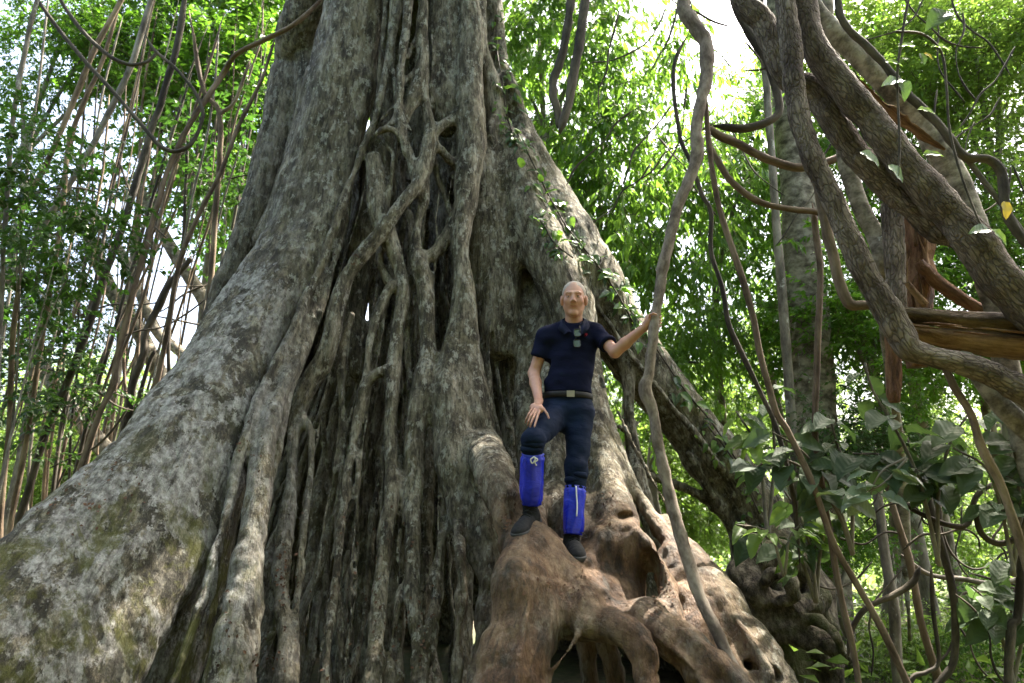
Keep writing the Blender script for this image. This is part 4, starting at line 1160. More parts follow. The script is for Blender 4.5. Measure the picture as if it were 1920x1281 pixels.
# lower right lianas
lr = [
 ([(1700, 820, 6), (1727, 887, 6), (1752, 978, 7), (1778, 1069, 7), (1789, 1142, 7), (1789, 1233, 7), (1765, 1275, 7), (1740, 1300, 7)], 5.0, M_BARK_DARK, 'dark curved liana in the sunlit gap at lower right'),
 ([(1655, 880, 6), (1679, 960, 6), (1701, 1033, 7), (1716, 1106, 7), (1730, 1179, 7), (1763, 1281, 8), (1790, 1370, 8)], 5.2, M_BARK_BROWN, 'brown slanting liana left of the dark curved one at lower right'),
 ([(1640, 860, 8), (1650, 960, 9), (1661, 1051, 9), (1676, 1142, 10), (1684, 1281, 11), (1688, 1380, 11)], 5.6, M_BARK_GREY, 'grey upright stem with bark ridges at the left of the sunlit gap'),
 ([(1590, 1230, 5), (1599, 1179, 5), (1625, 1142, 5), (1676, 1117, 6), (1712, 1091, 6), (1725, 1060, 5)], 5.0, M_BARK_DARK, 'dark branchlet rising right across the sunlit gap at lower right'),
 ([(1925, 700, 7), (1916, 814, 7), (1912, 950, 8), (1910, 1142, 8), (1896, 1179, 8), (1892, 1300, 8), (1900, 1400, 8)], 4.8, M_BARK_DARK, 'dark upright stem along the lower right edge'),
 ([(1745, 1060, 4), (1750, 1150, 4), (1762, 1240, 4), (1740, 1262, 4), (1715, 1270, 5), (1700, 1300, 5)], 4.9, M_BARK_DARK, 'thin dark stem hooking at its foot in the lower right'),
 ([(1690, 1040, 4), (1740, 1075, 4), (1800, 1085, 5), (1860, 1095, 5), (1930, 1080, 5)], 5.3, M_BARK_GREY, 'thin grey vine stretched sideways across the lower right gap'),
 ([(1680, 930, 4), (1720, 960, 4), (1780, 985, 5), (1815, 980, 5), (1830, 930, 5), (1870, 905, 5), (1930, 900, 5)], 4.7, M_BARK_DARK, 'dark looping vine below the big leaves at right'),
 ([(1830, 960, 6), (1840, 1000, 6), (1870, 1020, 6), (1905, 1010, 6), (1950, 970, 6)], 4.5, M_BARK_DARK, 'dark sagging vine loop near the right edge'),
]
for pts, Y, m, lab in lr:
    stem('hanging_liana', pts, Y, m, lab)
for i in range(22):
    x = rf.uniform(1600, 1930); y = rf.uniform(860, 1150)
    pts = [(x, y, 1.8)]
    a = rf.uniform(0, 6.28)
    for j in range(5):
        a += rf.uniform(-0.9, 0.9)
        x += 40 * math.cos(a); y += 40 * math.sin(a) * 0.9 + 12
        pts.append((x, y, rf.uniform(1.6, 2.6)))
    stem('tangled_vine', pts, rf.uniform(4.8, 6.2), M_BARK_DARK, 'one of the thin dark wiry vines tangled across the lower right gap', 'vine', 'wiry vines in the lower right gap', sides=5, rough=0.0)

# ---------------------------------------------------------------- left thicket
lt = [
 ([(262, -80, 7), (227, 0, 7), (184, 79, 8), (144, 175, 8), (112, 250, 8), (79, 323, 8), (40, 380, 7), (17, 406, 7), (-20, 470, 7), (-60, 600, 8)], 6.6, M_BARK_TAN, 'sunlit tan stem leaning across the upper left corner'),
 ([(20, -80, 6), (70, 0, 6), (115, 60, 6), (162, 118, 6), (205, 165, 6), (245, 210, 6), (280, 252, 6), (300, 274, 6), (323, 284, 6), (347, 278, 6), (363, 262, 6), (375, 235, 5), (380, 210, 5), (367, 175, 5), (345, 145, 5), (323, 122, 5), (288, 92, 5), (270, 60, 4)], 6.2, M_BARK_DARK, 'dark vine sagging in a deep loop across the upper left'),
 ([(80, -80, 6), (114, 0, 6), (140, 40, 6), (166, 70, 6), (205, 105, 6), (230, 118, 6), (253, 122, 5), (280, 114, 5), (300, 90, 5)], 6.4, M_BARK_DARK, 'shorter dark vine sagging above the deep loop at upper left'),
 ([(640, -40, 6, 5.9), (560, 39, 7, 5.9), (500, 72, 7, 6.0), (446, 100, 7, 6.1), (420, 135, 8), (393, 175, 8), (350, 245, 8), (315, 315, 8), (296, 380, 8), (280, 437, 8), (250, 548, 8), (218, 673, 9), (211, 724, 9), (187, 775, 9), (148, 884, 9), (120, 980, 10), (90, 1100, 10)], 6.3, M_BARK_BROWN, 'long brown stem leaning from the fig trunk down to lower left'),
 ([(360, -80, 9), (330, 90, 10), (306, 175, 10), (271, 284, 10), (232, 420, 11), (195, 517, 11), (156, 642, 11), (121, 732, 11), (86, 810, 11), (51, 925, 11), (27, 1000, 12), (-10, 1120, 12), (-30, 1200, 12)], 7.4, M_BARK_DARK, 'thickest dark stem leaning left through the left thicket'),
 ([(240, -60, 6), (200, 90, 6), (166, 175, 7), (131, 262, 7), (118, 372, 7), (110, 440, 7), (82, 619, 7), (62, 751, 7), (40, 880, 8), (23, 960, 8), (14, 1040, 8), (0, 1150, 8)], 6.8, M_BARK_TAN, 'reddish tan stem standing left of the thickest dark stem'),
 ([(300, -60, 9), (250, 110, 9), (205, 210, 9), (149, 315, 9), (94, 400, 9), (47, 486, 9), (0, 548, 9), (-50, 640, 9), (-90, 760, 9)], 7.6, M_BARK_GREY, 'grey stem leaning strongly to the left edge at mid height'),
 ([(85, -60, 6), (48, 87, 7), (26, 218, 7), (17, 306, 7), (9, 437, 7), (0, 600, 7), (-10, 900, 8), (-14, 1180, 8)], 6.0, M_BARK_GREY, 'thin stem hugging the left edge of the view'),
 ([(40, 500, 7), (23, 650, 8), (18, 790, 8), (8, 892, 8), (0, 1000, 8), (-4, 1150, 8)], 6.5, M_BARK_TAN, 'pale upright stem low at the left edge'),
 ([(355, 20, 6), (380, 166, 7), (411, 210, 8), (411, 306, 8), (402, 437, 8), (393, 546, 9), (388, 640, 9), (380, 760, 10), (372, 900, 10), (365, 1100, 11)], 7.6, M_BARK_TAN, 'upright tan sapling just left of the fig trunk'),
 ([(470, 110, 5), (440, 190, 5), (414, 215, 6), (408, 250, 6)], 7.6, M_BARK_TAN, 'thin forked branch meeting the upright tan sapling'),
 ([(520, 60, 5), (490, 150, 5), (450, 230, 6), (424, 300, 6), (400, 350, 6), (360, 430, 7), (330, 520, 7), (310, 640, 7), (280, 800, 8), (250, 1000, 8)], 7.0, M_BARK_BROWN, 'thin brown stem crossing close beside the fig trunk at upper left'),
 ([(360, 480, 8), (351, 494, 9), (320, 529, 10), (300, 570, 11), (273, 622, 11), (268, 665, 11), (252, 712, 11), (242, 771, 12), (230, 830, 12), (215, 950, 12), (205, 1060, 12)], 8.2, M_BARK_DARK, 'dark crooked small trunk in front of the white sky gap'),
 ([(292, 655, 6), (280, 680, 6), (262, 740, 7), (248, 800, 7), (240, 900, 7), (235, 1050, 7)], 8.2, M_BARK_DARK, 'thin dark fork standing beside the crooked small trunk'),
]
for pts, Y, m, lab in lt:
    stem('thicket_liana', [(q[0], q[1], q[2] * 0.62, *q[3:]) for q in pts], Y, m, lab, 'liana', rough=0.12)
ft = [
 ([(150, 400, 10), (203, 533, 13), (258, 619, 14), (297, 697, 15), (330, 760, 16), (400, 900, 18), (470, 1080, 20)], 11.0, 'pale trunk leaning right in the white gap beyond the thicket'),
 ([(250, 330, 9), (297, 423, 11), (336, 490, 12), (386, 568, 13), (450, 680, 14), (530, 840, 15), (640, 1060, 18)], 11.5, 'second pale trunk leaning right close to the fig at left'),
 ([(215, 440, 7), (265, 556, 9), (297, 626, 10), (343, 665, 10), (400, 740, 11), (480, 900, 12), (560, 1070, 12)], 10.4, 'slimmer pale trunk leaning right between the two pale trunks'),
 ([(60, 650, 12), (115, 745, 14), (160, 800, 16), (220, 870, 17), (330, 1000, 20), (400, 1090, 22)], 10.0, 'low pale trunk leaning right in the bright undergrowth at left'),
]
for pts, Y, lab in ft:
    stem('leaning_tree', pts, Y, M_BARK_PALE, lab, 'tree trunk', sides=12, rough=0.05)
for i in range(46):
    x0 = rf.uniform(-40, 400); lean = rf.uniform(60, 260)
    ytop = rf.uniform(-80, 300); ybot = rf.uniform(800, 1050)
    Y = rf.uniform(7.5, 12)
    rr = rf.uniform(1.2, 3.4)
    pts = [(x0 + lean * (1 - t) + rf.uniform(-9, 9), ytop + (ybot - ytop) * t, rr * (0.8 + 0.4 * t)) for t in (0, 0.2, 0.4, 0.6, 0.8, 1)]
    b_ = W(pts[-1][0] - lean * 0.1, ybot + 60, Y); 
    stem('thicket_vine', pts + [(pts[-1][0] - lean * 0.12, 1150, rr)], Y, [M_BARK_DARK, M_BARK_BROWN, M_BARK_GREY, M_BARK_TAN][i % 4], 'one of the thin straight vines leaning in the left thicket', 'vine', 'thin vines of the left thicket', sides=6, rough=0.05)
for i in range(22):
    x = rf.uniform(-20, 380); y = rf.uniform(330, 950)
    a = rf.choice([rf.uniform(-0.5, 0.5), rf.uniform(2.7, 3.6)])
    pts = [(x, y, 1.6)]
    for j in range(4):
        a += rf.uniform(-0.35, 0.35)
        x += 48 * math.cos(a); y += 48 * math.sin(a)
        pts.append((x, y, rf.uniform(1.2, 2.4)))
    stem('thicket_twig', pts, rf.uniform(7, 11), M_BARK_DARK, 'one of the thin dark twigs crossing the left thicket', 'twig', 'crossing twigs of the left thicket', sides=5, rough=0.0)
# twigs in the upper right and top middle
for i in range(30):
    x = rf.choice([rf.uniform(1160, 1420), rf.uniform(1560, 1920)]); y = rf.uniform(-40, 330)
    a = rf.uniform(0.6, 2.6)
    pts = [(x, y, 2.2)]
    for j in range(5):
        a += rf.uniform(-0.5, 0.5)
        x += 38 * math.cos(a); y += 38 * math.sin(a)
        pts.append((x, y, rf.uniform(1.1, 2.3)))
    stem('bare_twig', pts, rf.uniform(4.4, 7), M_BARK_DARK, 'one of the bare dark twigs hanging in the upper right', 'twig', 'bare twigs of the upper right', sides=5, rough=0.0)

# ---------------------------------------------------------------- trees of the forest behind
def px_tree(name, label, group, cps, Y, kind, s, mat=M_BARK_GREY, r0=0.09, dx=0.0):
    cs = [(W(x, y, Y + rf.uniform(-0.6, 0.6)), s * rf.uniform(0.85, 1.15)) for x, y in cps]
    c0 = cs[0][0]
    return tree(name, label, 'tree', (c0[0] + dx, c0[1] + rf.uniform(-0.3, 0.3)), cs, r0, mat, kind, group)

GL, GR, GU = 'trees behind the left thicket', 'drooping leaved trees behind the man', 'sunlit trees in the upper right'
# each entry: label, crown pixels, distance, leaf kind, crown size
def tree_row(name, group, rows, r0=0.09):
    for lab, cps, Y, k, s in rows:
        px_tree(name, lab, group, cps, Y, k, s, r0=r0)
tree_row('thicket_tree', GL, [
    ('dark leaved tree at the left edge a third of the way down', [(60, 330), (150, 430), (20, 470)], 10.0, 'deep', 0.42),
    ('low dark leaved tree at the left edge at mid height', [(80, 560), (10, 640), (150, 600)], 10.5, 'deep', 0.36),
    ('green tree filling the upper left corner behind the stems', [(120, 60), (30, 140), (220, 30), (260, 130)], 11.0, 'broad', 0.6),
    ('green tree behind the deep sagging vine loop', [(300, 60), (400, 20), (330, 170)], 12.5, 'broad', 0.75)])
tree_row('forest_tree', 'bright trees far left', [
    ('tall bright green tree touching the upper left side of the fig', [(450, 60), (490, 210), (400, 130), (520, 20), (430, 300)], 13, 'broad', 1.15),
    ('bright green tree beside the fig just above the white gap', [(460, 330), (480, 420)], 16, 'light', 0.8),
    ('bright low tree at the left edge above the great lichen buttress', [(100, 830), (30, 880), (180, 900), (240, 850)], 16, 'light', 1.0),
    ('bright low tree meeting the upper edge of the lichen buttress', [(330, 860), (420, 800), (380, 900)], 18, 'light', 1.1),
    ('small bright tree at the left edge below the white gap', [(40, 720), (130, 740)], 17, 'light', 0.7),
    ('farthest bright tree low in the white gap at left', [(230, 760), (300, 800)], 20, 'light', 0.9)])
tree_row('drooping_tree', GR, [
    ('tree with long drooping leaves right of the fig top', [(1010, 60), (1070, 160), (990, 180), (1120, 40)], 9.5, 'lance', 0.85),
    ('tree with long drooping leaves below the dark double liana', [(1130, 250), (1190, 350), (1080, 330)], 9.0, 'lance', 0.8),
    ('tree with long drooping leaves just above the hand on the liana', [(1180, 480), (1120, 450), (1240, 560)], 9.5, 'lance', 0.7),
    ('tree with long drooping leaves between the gripped liana and pale trunk', [(1340, 330), (1400, 420), (1290, 420), (1420, 300)], 9.8, 'lance', 0.75),
    ('small drooping leaved tree low against the left of the pale trunk', [(1420, 580), (1440, 640)], 10.2, 'lance', 0.45),
    ('small drooping leaved tree above the flying buttress root', [(1260, 620), (1310, 680), (1230, 700)], 9.6, 'lance', 0.5),
    ('small drooping leaved tree at the top left of the pale trunk', [(1440, 130), (1430, 220)], 10, 'lance', 0.5)])
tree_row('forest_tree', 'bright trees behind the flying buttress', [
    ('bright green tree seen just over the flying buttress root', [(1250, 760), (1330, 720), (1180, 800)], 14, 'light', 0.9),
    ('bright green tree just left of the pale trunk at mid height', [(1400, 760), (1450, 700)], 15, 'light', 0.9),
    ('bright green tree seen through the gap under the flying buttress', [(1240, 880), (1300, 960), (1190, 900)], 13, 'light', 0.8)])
tree_row('forest_tree', GU, [
    ('sunlit tree above the flat orange strip of split wood', [(1650, 60), (1720, 150), (1600, 130)], 9.5, 'light', 0.7),
    ('sunlit yellow green tree in the upper right corner', [(1830, 110), (1900, 200), (1780, 200), (1890, 60)], 9, 'light', 0.75),
    ('sunlit tree at the right edge above the broadest liana', [(1850, 330), (1780, 400), (1910, 430)], 8.5, 'light', 0.7),
    ('tree with drooping leaves seen between the thick lianas', [(1620, 330), (1660, 450), (1580, 420)], 9.5, 'lance', 0.65),
    ('taller far tree rising above the sunlit ones at upper right', [(1740, 60), (1840, 20)], 13, 'broad', 1.1),
    ('leafy tree left of the snapped trunk under the elbow liana', [(1600, 560), (1650, 640), (1570, 640)], 8.5, 'broad', 0.55),
    ('leafy tree behind the fallen log at the right edge', [(1880, 540), (1900, 620)], 8, 'broad', 0.6)])
tree_row('undergrowth_bush', 'bushes at lower right', [
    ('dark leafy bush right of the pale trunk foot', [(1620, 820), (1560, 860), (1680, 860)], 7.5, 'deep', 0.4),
    ('green bush in the bottom right corner', [(1900, 1150), (1880, 1240)], 6.6, 'broad', 0.3),
    ('small green bush at the left side of the sunlit gap', [(1600, 1000)], 8.0, 'broad', 0.3),
    ('low bright bush along the bottom edge of the sunlit gap', [(1720, 1240), (1650, 1250), (1790, 1260)], 8.0, 'light', 0.4),
    ('far bright bush in the middle of the sunlit gap', [(1700, 960), (1760, 1000)], 14.0, 'light', 0.8),
    ('far bright bush at the right side of the sunlit gap', [(1800, 900), (1880, 920)], 15.0, 'light', 0.9),
    ('bright bush behind the hanging broken stub', [(1640, 700), (1740, 760), (1700, 650)], 11.0, 'light', 0.6)], r0=0.03)

# light foliage hung among the thicket stems
tree_row('leafy_climber', 'leafy climbers in the left thicket', [
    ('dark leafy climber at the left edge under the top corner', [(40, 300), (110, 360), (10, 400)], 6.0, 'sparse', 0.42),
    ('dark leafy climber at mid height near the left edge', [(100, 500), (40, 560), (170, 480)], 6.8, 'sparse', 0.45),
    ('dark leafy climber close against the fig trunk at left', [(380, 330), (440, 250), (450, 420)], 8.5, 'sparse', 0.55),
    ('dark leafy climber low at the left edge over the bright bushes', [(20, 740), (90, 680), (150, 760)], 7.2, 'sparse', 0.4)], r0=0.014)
# forest trees added unseen behind and beside the photographer to block frontal light
for i, (x, y, z, s) in enumerate([(-6, -5, 6, 1.6), (-1, -7, 7, 1.8), (5, -6, 6.5, 1.7), (-10, 0, 6, 1.6), (-9, -3, 3.5, 1.3), (2, -8, 3.5, 1.5), (-4, -8, 3.2, 1.5), (8, -3, 4, 1.4), (-7, -4, 9, 1.7), (0, -5, 10, 1.7), (6, -4, 9.5, 1.7), (-12, 4, 5, 1.5), (11, 1, 5, 1.5)]):
    tree('forest_tree', 'one of the leafy trees added behind the photographer to block frontal light', 'tree', (x, y), [((x, y, z), s), ((x + 1.6, y - 0.8, z - 1.2), s * 0.8), ((x - 1.5, y - 0.5, z + 1.0), s * 0.8)], 0.16, M_BARK_GREY, 'broad', 'trees behind the photographer')

# far wood that reads as one mass
fc = []
rw = np.random.default_rng(9)
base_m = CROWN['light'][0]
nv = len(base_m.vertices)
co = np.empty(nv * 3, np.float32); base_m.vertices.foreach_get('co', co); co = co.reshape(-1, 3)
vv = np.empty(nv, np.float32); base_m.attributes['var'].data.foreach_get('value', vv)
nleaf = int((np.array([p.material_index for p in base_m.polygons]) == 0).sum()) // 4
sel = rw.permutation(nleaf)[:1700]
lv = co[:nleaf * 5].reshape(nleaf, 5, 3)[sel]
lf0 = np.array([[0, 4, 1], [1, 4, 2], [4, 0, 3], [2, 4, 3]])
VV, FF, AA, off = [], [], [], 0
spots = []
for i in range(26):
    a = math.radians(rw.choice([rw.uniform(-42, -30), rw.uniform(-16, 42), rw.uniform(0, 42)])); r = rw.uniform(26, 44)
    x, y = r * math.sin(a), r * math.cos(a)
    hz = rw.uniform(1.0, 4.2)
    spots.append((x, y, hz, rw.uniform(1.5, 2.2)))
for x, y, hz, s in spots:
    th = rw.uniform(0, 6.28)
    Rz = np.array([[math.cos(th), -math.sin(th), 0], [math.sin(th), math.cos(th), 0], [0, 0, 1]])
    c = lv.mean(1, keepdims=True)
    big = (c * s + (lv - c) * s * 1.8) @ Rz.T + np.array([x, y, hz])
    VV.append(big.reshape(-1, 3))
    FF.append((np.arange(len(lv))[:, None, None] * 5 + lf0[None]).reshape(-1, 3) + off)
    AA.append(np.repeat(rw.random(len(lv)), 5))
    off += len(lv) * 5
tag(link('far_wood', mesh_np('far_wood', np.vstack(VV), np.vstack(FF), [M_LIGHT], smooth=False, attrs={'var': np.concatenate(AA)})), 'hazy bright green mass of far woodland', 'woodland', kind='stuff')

# the fig's own roof of leaves and its neighbours', unseen, laid out to shade the roots and shrubs
shade_roof = [((1.0, 7.8, 14.6), 1.2), ((8.2, 8.6, 14.4), 0.95), ((3.7, 7.4, 14.4), 1.1), ((0.4, 5.2, 14.0), 1.1), ((3.4, 4.4, 13.8), 1.1), ((-2.6, 6.4, 14.8), 1.1)]
for j, (c, s) in enumerate(shade_roof):
    st_ = np.array([-1.48, 7.5, 12.0 + 0.25 * j])
    c = np.array(c)
    v, f = tube_geo(catmull(np.array([[*st_, 0.34], [*((st_ + c) / 2 + np.array([0, 0, 0.5])), 0.2], [*c, 0.08]]), 6), 9, 0.08, j, 2)
    obj_at('branch', v, f, M_BARK_GREY, fig)
    crown(fig, 'shade_roof', c, s, j)
# ---------------------------------------------------------------- the man
def JW(x, y, Y): return W(x, y, Y)
M_SKIN_N = None
def skin_mat():
    m, nt, bs = new_mat('skin')
    b = NB(nt)
    n = b.noise(b.coord(), 14, 4, 0.6)
    c = b.ramp(n, [(0.3, (0.46, 0.225, 0.155)), (0.7, (0.56, 0.31, 0.225))])
    c = b.mix(b.attr('lip'), c, (0.36, 0.125, 0.10))
    c = b.mix(b.attr('stubble'), c, (0.36, 0.255, 0.21))
    b.l(c, bs.inputs['Base Color'])
    bs.inputs['Roughness'].default_value = 0.48
    bs.inputs['Subsurface Weight'].default_value = 0.12
    bs.inputs['Subsurface Radius'].default_value = (0.012, 0.005, 0.003)
    b.l(b.bump(b.noise(b.coord(), 160, 3, 0.6), 0.12, 0.002), bs.inputs['Normal'])
    return m
M_SKIN = skin_mat()
def cloth_mat(name, col, rough, scale, amt, sheen=0.0, spec=0.3, fold=0.006, fs=22):
    m, nt, bs = new_mat(name)
    b = NB(nt)
    n = b.noise(b.coord(), 9, 4, 0.6)
    b.l(b.ramp(n, [(0.3, tuple(x * 0.8 for x in col)), (0.7, tuple(x * 1.2 for x in col))]), bs.inputs['Base Color'])
    h = b.noise(b.coord((1, 1, 1.6)), fs, 3, 0.5, 0.6)
    nr = b.bump(h, 0.5, fold)
    nr = b.bump(b.noise(b.coord(), scale, 2, 0.5), amt, 0.0015, nr)
    b.l(nr, bs.inputs['Normal'])
    bs.inputs['Roughness'].default_value = rough
    bs.inputs['Specular IOR Level'].default_value = spec
    bs.inputs['Sheen Weight'].default_value = sheen
    return m
M_POLO = cloth_mat('navy_pique', (0.0065, 0.0085, 0.026), 0.95, 420, 0.5, spec=0.1)
M_COLLAR = cloth_mat('navy_rib', (0.010, 0.013, 0.034), 0.9, 300, 0.5, spec=0.15)
M_TROUSER = cloth_mat('navy_twill', (0.0045, 0.011, 0.032), 0.8, 380, 0.3, spec=0.15, fs=16, fold=0.012)
M_GAITER = cloth_mat('blue_satin', (0.006, 0.02, 0.52), 0.30, 300, 0.1, spec=0.6, fold=0.014, fs=18)
M_SHOE = cloth_mat('black_mesh', (0.012, 0.012, 0.013), 0.85, 300, 0.5)
M_SOLE = flat_mat('grey_sole', (0.05, 0.05, 0.052), 0.7, 0.3, var=0.3)
M_BELT = flat_mat('black_belt', (0.012, 0.011, 0.011), 0.6, 0.3)
M_CORD = flat_mat('white_cord', (0.75, 0.75, 0.72), 0.7, 0.3)
M_HAIR = flat_mat('grey_hair', (0.42, 0.37, 0.325), 0.85, 0.15, bump=(300, 0.7, 0.004), var=0.3, vscale=120)
M_BROW = flat_mat('brow_hair', (0.36, 0.24, 0.175), 0.9, 0.1)
M_EYE = flat_mat('eye_white', (0.62, 0.6, 0.57), 0.25, 0.5)
M_IRIS = flat_mat('iris', (0.04, 0.055, 0.07), 0.2, 0.5)
M_BLACK = flat_mat('black_plastic', (0.008, 0.008, 0.009), 0.2, 0.5)
mm_, nt_, bs_ = new_mat('brushed_steel')
bs_.inputs['Base Color'].default_value = (0.45, 0.40, 0.34, 1); bs_.inputs['Metallic'].default_value = 0.9; bs_.inputs['Roughness'].default_value = 0.42
M_STEEL = mm_
mm_, nt_, bs_ = new_mat('dark_lens')
bs_.inputs['Base Color'].default_value = (0.012, 0.013, 0.015, 1); bs_.inputs['Roughness'].default_value = 0.08; bs_.inputs['Specular IOR Level'].default_value = 0.9
M_LENS = mm_
M_RED = flat_mat('red_thread', (0.2, 0.008, 0.02), 0.7, 0.2)

# joints
sole_r = JW(1076, 1036, 4.50)
sole_l = JW(990, 988, 4.42)
hipL, hipR = JW(1042, 772, 4.74), JW(1088, 772, 4.76)
kneeL, kneeR = JW(999, 826, 4.38), JW(1081, 880, 4.63)
ankL, ankR = JW(996, 955, 4.50), JW(1073, 1008, 4.58)
shL, shR = JW(1025, 628, 4.78), JW(1118, 622, 4.78)
elL, wrL = JW(1001, 700, 4.80), JW(1010, 752, 4.60)
elR, wrR = JW(1153, 660, 4.62), JW(1208, 614, 4.50)
neck = JW(1076, 606, 4.77)
head = JW(1076, 560, 4.72)

man = empty('person', tuple((sole_r + sole_l) / 2), 'smiling man in navy polo and trousers with blue gaiters standing on the roots', 'person')
MO = np.array(man.location)
fwd = np.array([-0.13, -1.0, -0.12]); fwd /= np.linalg.norm(fwd)
rgt = np.cross(fwd, [0, 0, 1.0]); rgt = -rgt / np.linalg.norm(rgt)     # image right
rgt = np.array([abs(rgt[0]), rgt[1] * np.sign(rgt[0]), rgt[2]])
tilt = 0.03
upv = np.cross(rgt, -fwd); upv /= np.linalg.norm(upv)
if upv[2] < 0: upv = -upv
rgt, upv = rgt * math.cos(tilt) - upv * math.sin(tilt), upv * math.cos(tilt) + rgt * math.sin(tilt)
HR = np.array([rgt, fwd, upv])
HS = 1.07
def H(x, y, z): return head + (rgt * x + fwd * y + upv * z) * HS
def cap(fd, a, b_, ra, rb, k, mode='add', squash=None):
    fd.tube(np.array([[*a, ra], [*b_, rb]]), k, None, mode, squash)

def finish(fd, name, mat, it=1, noise=0.0, nscale=14, parent=man, extra=None, seed=0, aniso=(1, 1, 1)):
    V, Q, _ = fd.mesh()
    V = relax(V, Q, it, 0.5)
    N = vert_normals(V, Q)
    if noise:
        V = V + N * (noise * fbm(V * nscale * np.array(aniso), seed, 2))[:, None]
    at = extra(V) if extra else None
    return obj_at(name, V, Q, mat, parent, attrs=at)

# --- body: head, neck, arms and hands as one skin surface running through the clothes
bd = Field((0.0, 4.25, 2.12), (1.06, 5.02, 3.36), 0.0042)
bd.ell(H(0, -0.022, 0.034), np.array((0.073, 0.094, 0.084)) * HS, 0.0, rot=HR)
bd.ell(H(0, 0.012, -0.028), np.array((0.062, 0.078, 0.092)) * HS, 0.03, rot=HR)
for s in (-1, 1):
    cap(bd, H(s * 0.050, -0.01, -0.052), H(s * 0.012, 0.050, -0.104), 0.019, 0.016, 0.025)
    bd.ell(H(s * 0.036, 0.052, -0.026), np.array((0.026, 0.022, 0.026)) * HS, 0.02, rot=HR)
    cap(bd, H(s * 0.012, 0.082, 0.024), H(s * 0.046, 0.066, 0.022), 0.009, 0.008, 0.014)
    bd.ell(H(s * 0.031, 0.0985, 0.003), np.array((0.017, 0.014, 0.010)) * HS, 0.012, None, 'sub', HR)
    bd.ell(H(s * 0.079, -0.010, -0.012), np.array((0.011, 0.020, 0.035)) * HS, 0.008, rot=HR)
    bd.ell(H(s * 0.012, 0.094, -0.034), np.array((0.009, 0.011, 0.008)) * HS, 0.006, rot=HR)
cap(bd, H(0, 0.082, 0.012), H(0, 0.104, -0.028), 0.008, 0.0125, 0.012)
bd.ell(H(0, 0.063, -0.106), np.array((0.020, 0.016, 0.017)) * HS, 0.02, rot=HR)
for a_, b2 in (((-0.024, 0.068, -0.058), (0, 0.080, -0.063)), ((0, 0.080, -0.063), (0.024, 0.068, -0.058)), ((-0.02, 0.067, -0.065), (0, 0.077, -0.073)), ((0, 0.077, -0.073), (0.02, 0.067, -0.065))):
    cap(bd, H(*a_), H(*b2), 0.0032, 0.0042, 0.004)
for s in (-1, 1):
    cap(bd, H(0, 0.087, -0.067), H(s * 0.027, 0.072, -0.058), 0.0030, 0.0022, 0.003, 'sub')
    cap(bd, H(s * 0.023, 0.088, -0.036), H(s * 0.034, 0.072, -0.056), 0.001, 0.001, 0.004, 'sub')
cap(bd, H(0, -0.02, -0.06), neck + np.array([0, 0.015, -0.04]), 0.058, 0.062, 0.03)
cap(bd, neck + np.array([0, 0.02, -0.08]), (hipL + hipR) / 2 + np.array([0, 0.02, 0.16]), 0.06, 0.06, 0.04)
cap(bd, shL, shR, 0.042, 0.042, 0.03)
cap(bd, shL, elL, 0.047, 0.039, 0.02)
cap(bd, elL, elL * 0.65 + wrL * 0.35, 0.039, 0.040, 0.02)
cap(bd, elL * 0.65 + wrL * 0.35, wrL, 0.040, 0.026, 0.015)
cap(bd, shR, elR, 0.046, 0.039, 0.02)
cap(bd, elR, elR * 0.65 + wrR * 0.35, 0.039, 0.039, 0.02)
cap(bd, elR * 0.65 + wrR * 0.35, wrR, 0.039, 0.026, 0.015)
# left hand spread on the raised thigh
def chain(pts, r, k=0.006):
    pts = [JW(*p) for p in pts]
    n = len(pts)
    for i in range(n - 1):
        cap(bd, pts[i], pts[i + 1], r * (1 - 0.12 * i), r * (1 - 0.12 * (i + 1)), k if i == 0 else 0.003)
cap(bd, wrL, JW(1007, 764, 4.50), 0.026, 0.030, 0.015, squash=(1, 0.62))
cap(bd, JW(1000, 764, 4.50), JW(1013, 768, 4.46), 0.024, 0.024, 0.012, squash=(1, 0.62))
chain([(998, 766, 4.48), (991, 777, 4.45), (987, 786, 4.45), (985, 793, 4.47)], 0.0085)
chain([(1002, 768, 4.46), (995, 780, 4.41), (991, 790, 4.40), (989, 798, 4.42)], 0.0092)
chain([(1006, 770, 4.45), (1000, 783, 4.39), (996, 793, 4.375), (994, 801, 4.38)], 0.0092)
chain([(1011, 771, 4.44), (1007, 783, 4.385), (1004, 793, 4.36), (1002, 800, 4.35)], 0.0090)
chain([(1012, 758, 4.52), (1020, 768, 4.46), (1026, 776, 4.43), (1029, 784, 4.42)], 0.0098)
# right hand closed round the liana
lc = JW(1227, 598, 4.46)
cap(bd, wrR, JW(1217, 602, 4.475), 0.025, 0.028, 0.015)
cap(bd, JW(1216, 596, 4.475), JW(1219, 608, 4.475), 0.022, 0.022, 0.012)
chain([(1217, 597, 4.46), (1219, 590, 4.43), (1225, 588, 4.415), (1231, 590, 4.42)], 0.0098)
for j, (yy, rr_) in enumerate(((592, 0.0088), (598, 0.009), (604, 0.0088), (610, 0.008))):
    chain([(1220, yy + 1, 4.495), (1228, yy - 1, 4.512), (1236, yy, 4.50), (1240, yy + 2, 4.465), (1237, yy + 3, 4.435)], rr_)
def skin_extra(V):
    L = (V - head) @ HR.T / HS
    lip = np.exp(-((L[:, 0] / 0.024) ** 4) - ((L[:, 2] + 0.0665 - 8 * L[:, 0] ** 2 * 0.6) / 0.0075) ** 4) * (L[:, 1] > 0.07)
    st = np.clip((L[:, 2] - 0.055) / 0.03, 0, 1) * (L[:, 2] < 0.2) * 0.6
    return {'lip': lip * 0.8, 'stubble': np.clip(st, 0, 1) * 0.7}
finish(bd, 'body', M_SKIN, 1, extra=skin_extra)
del bd
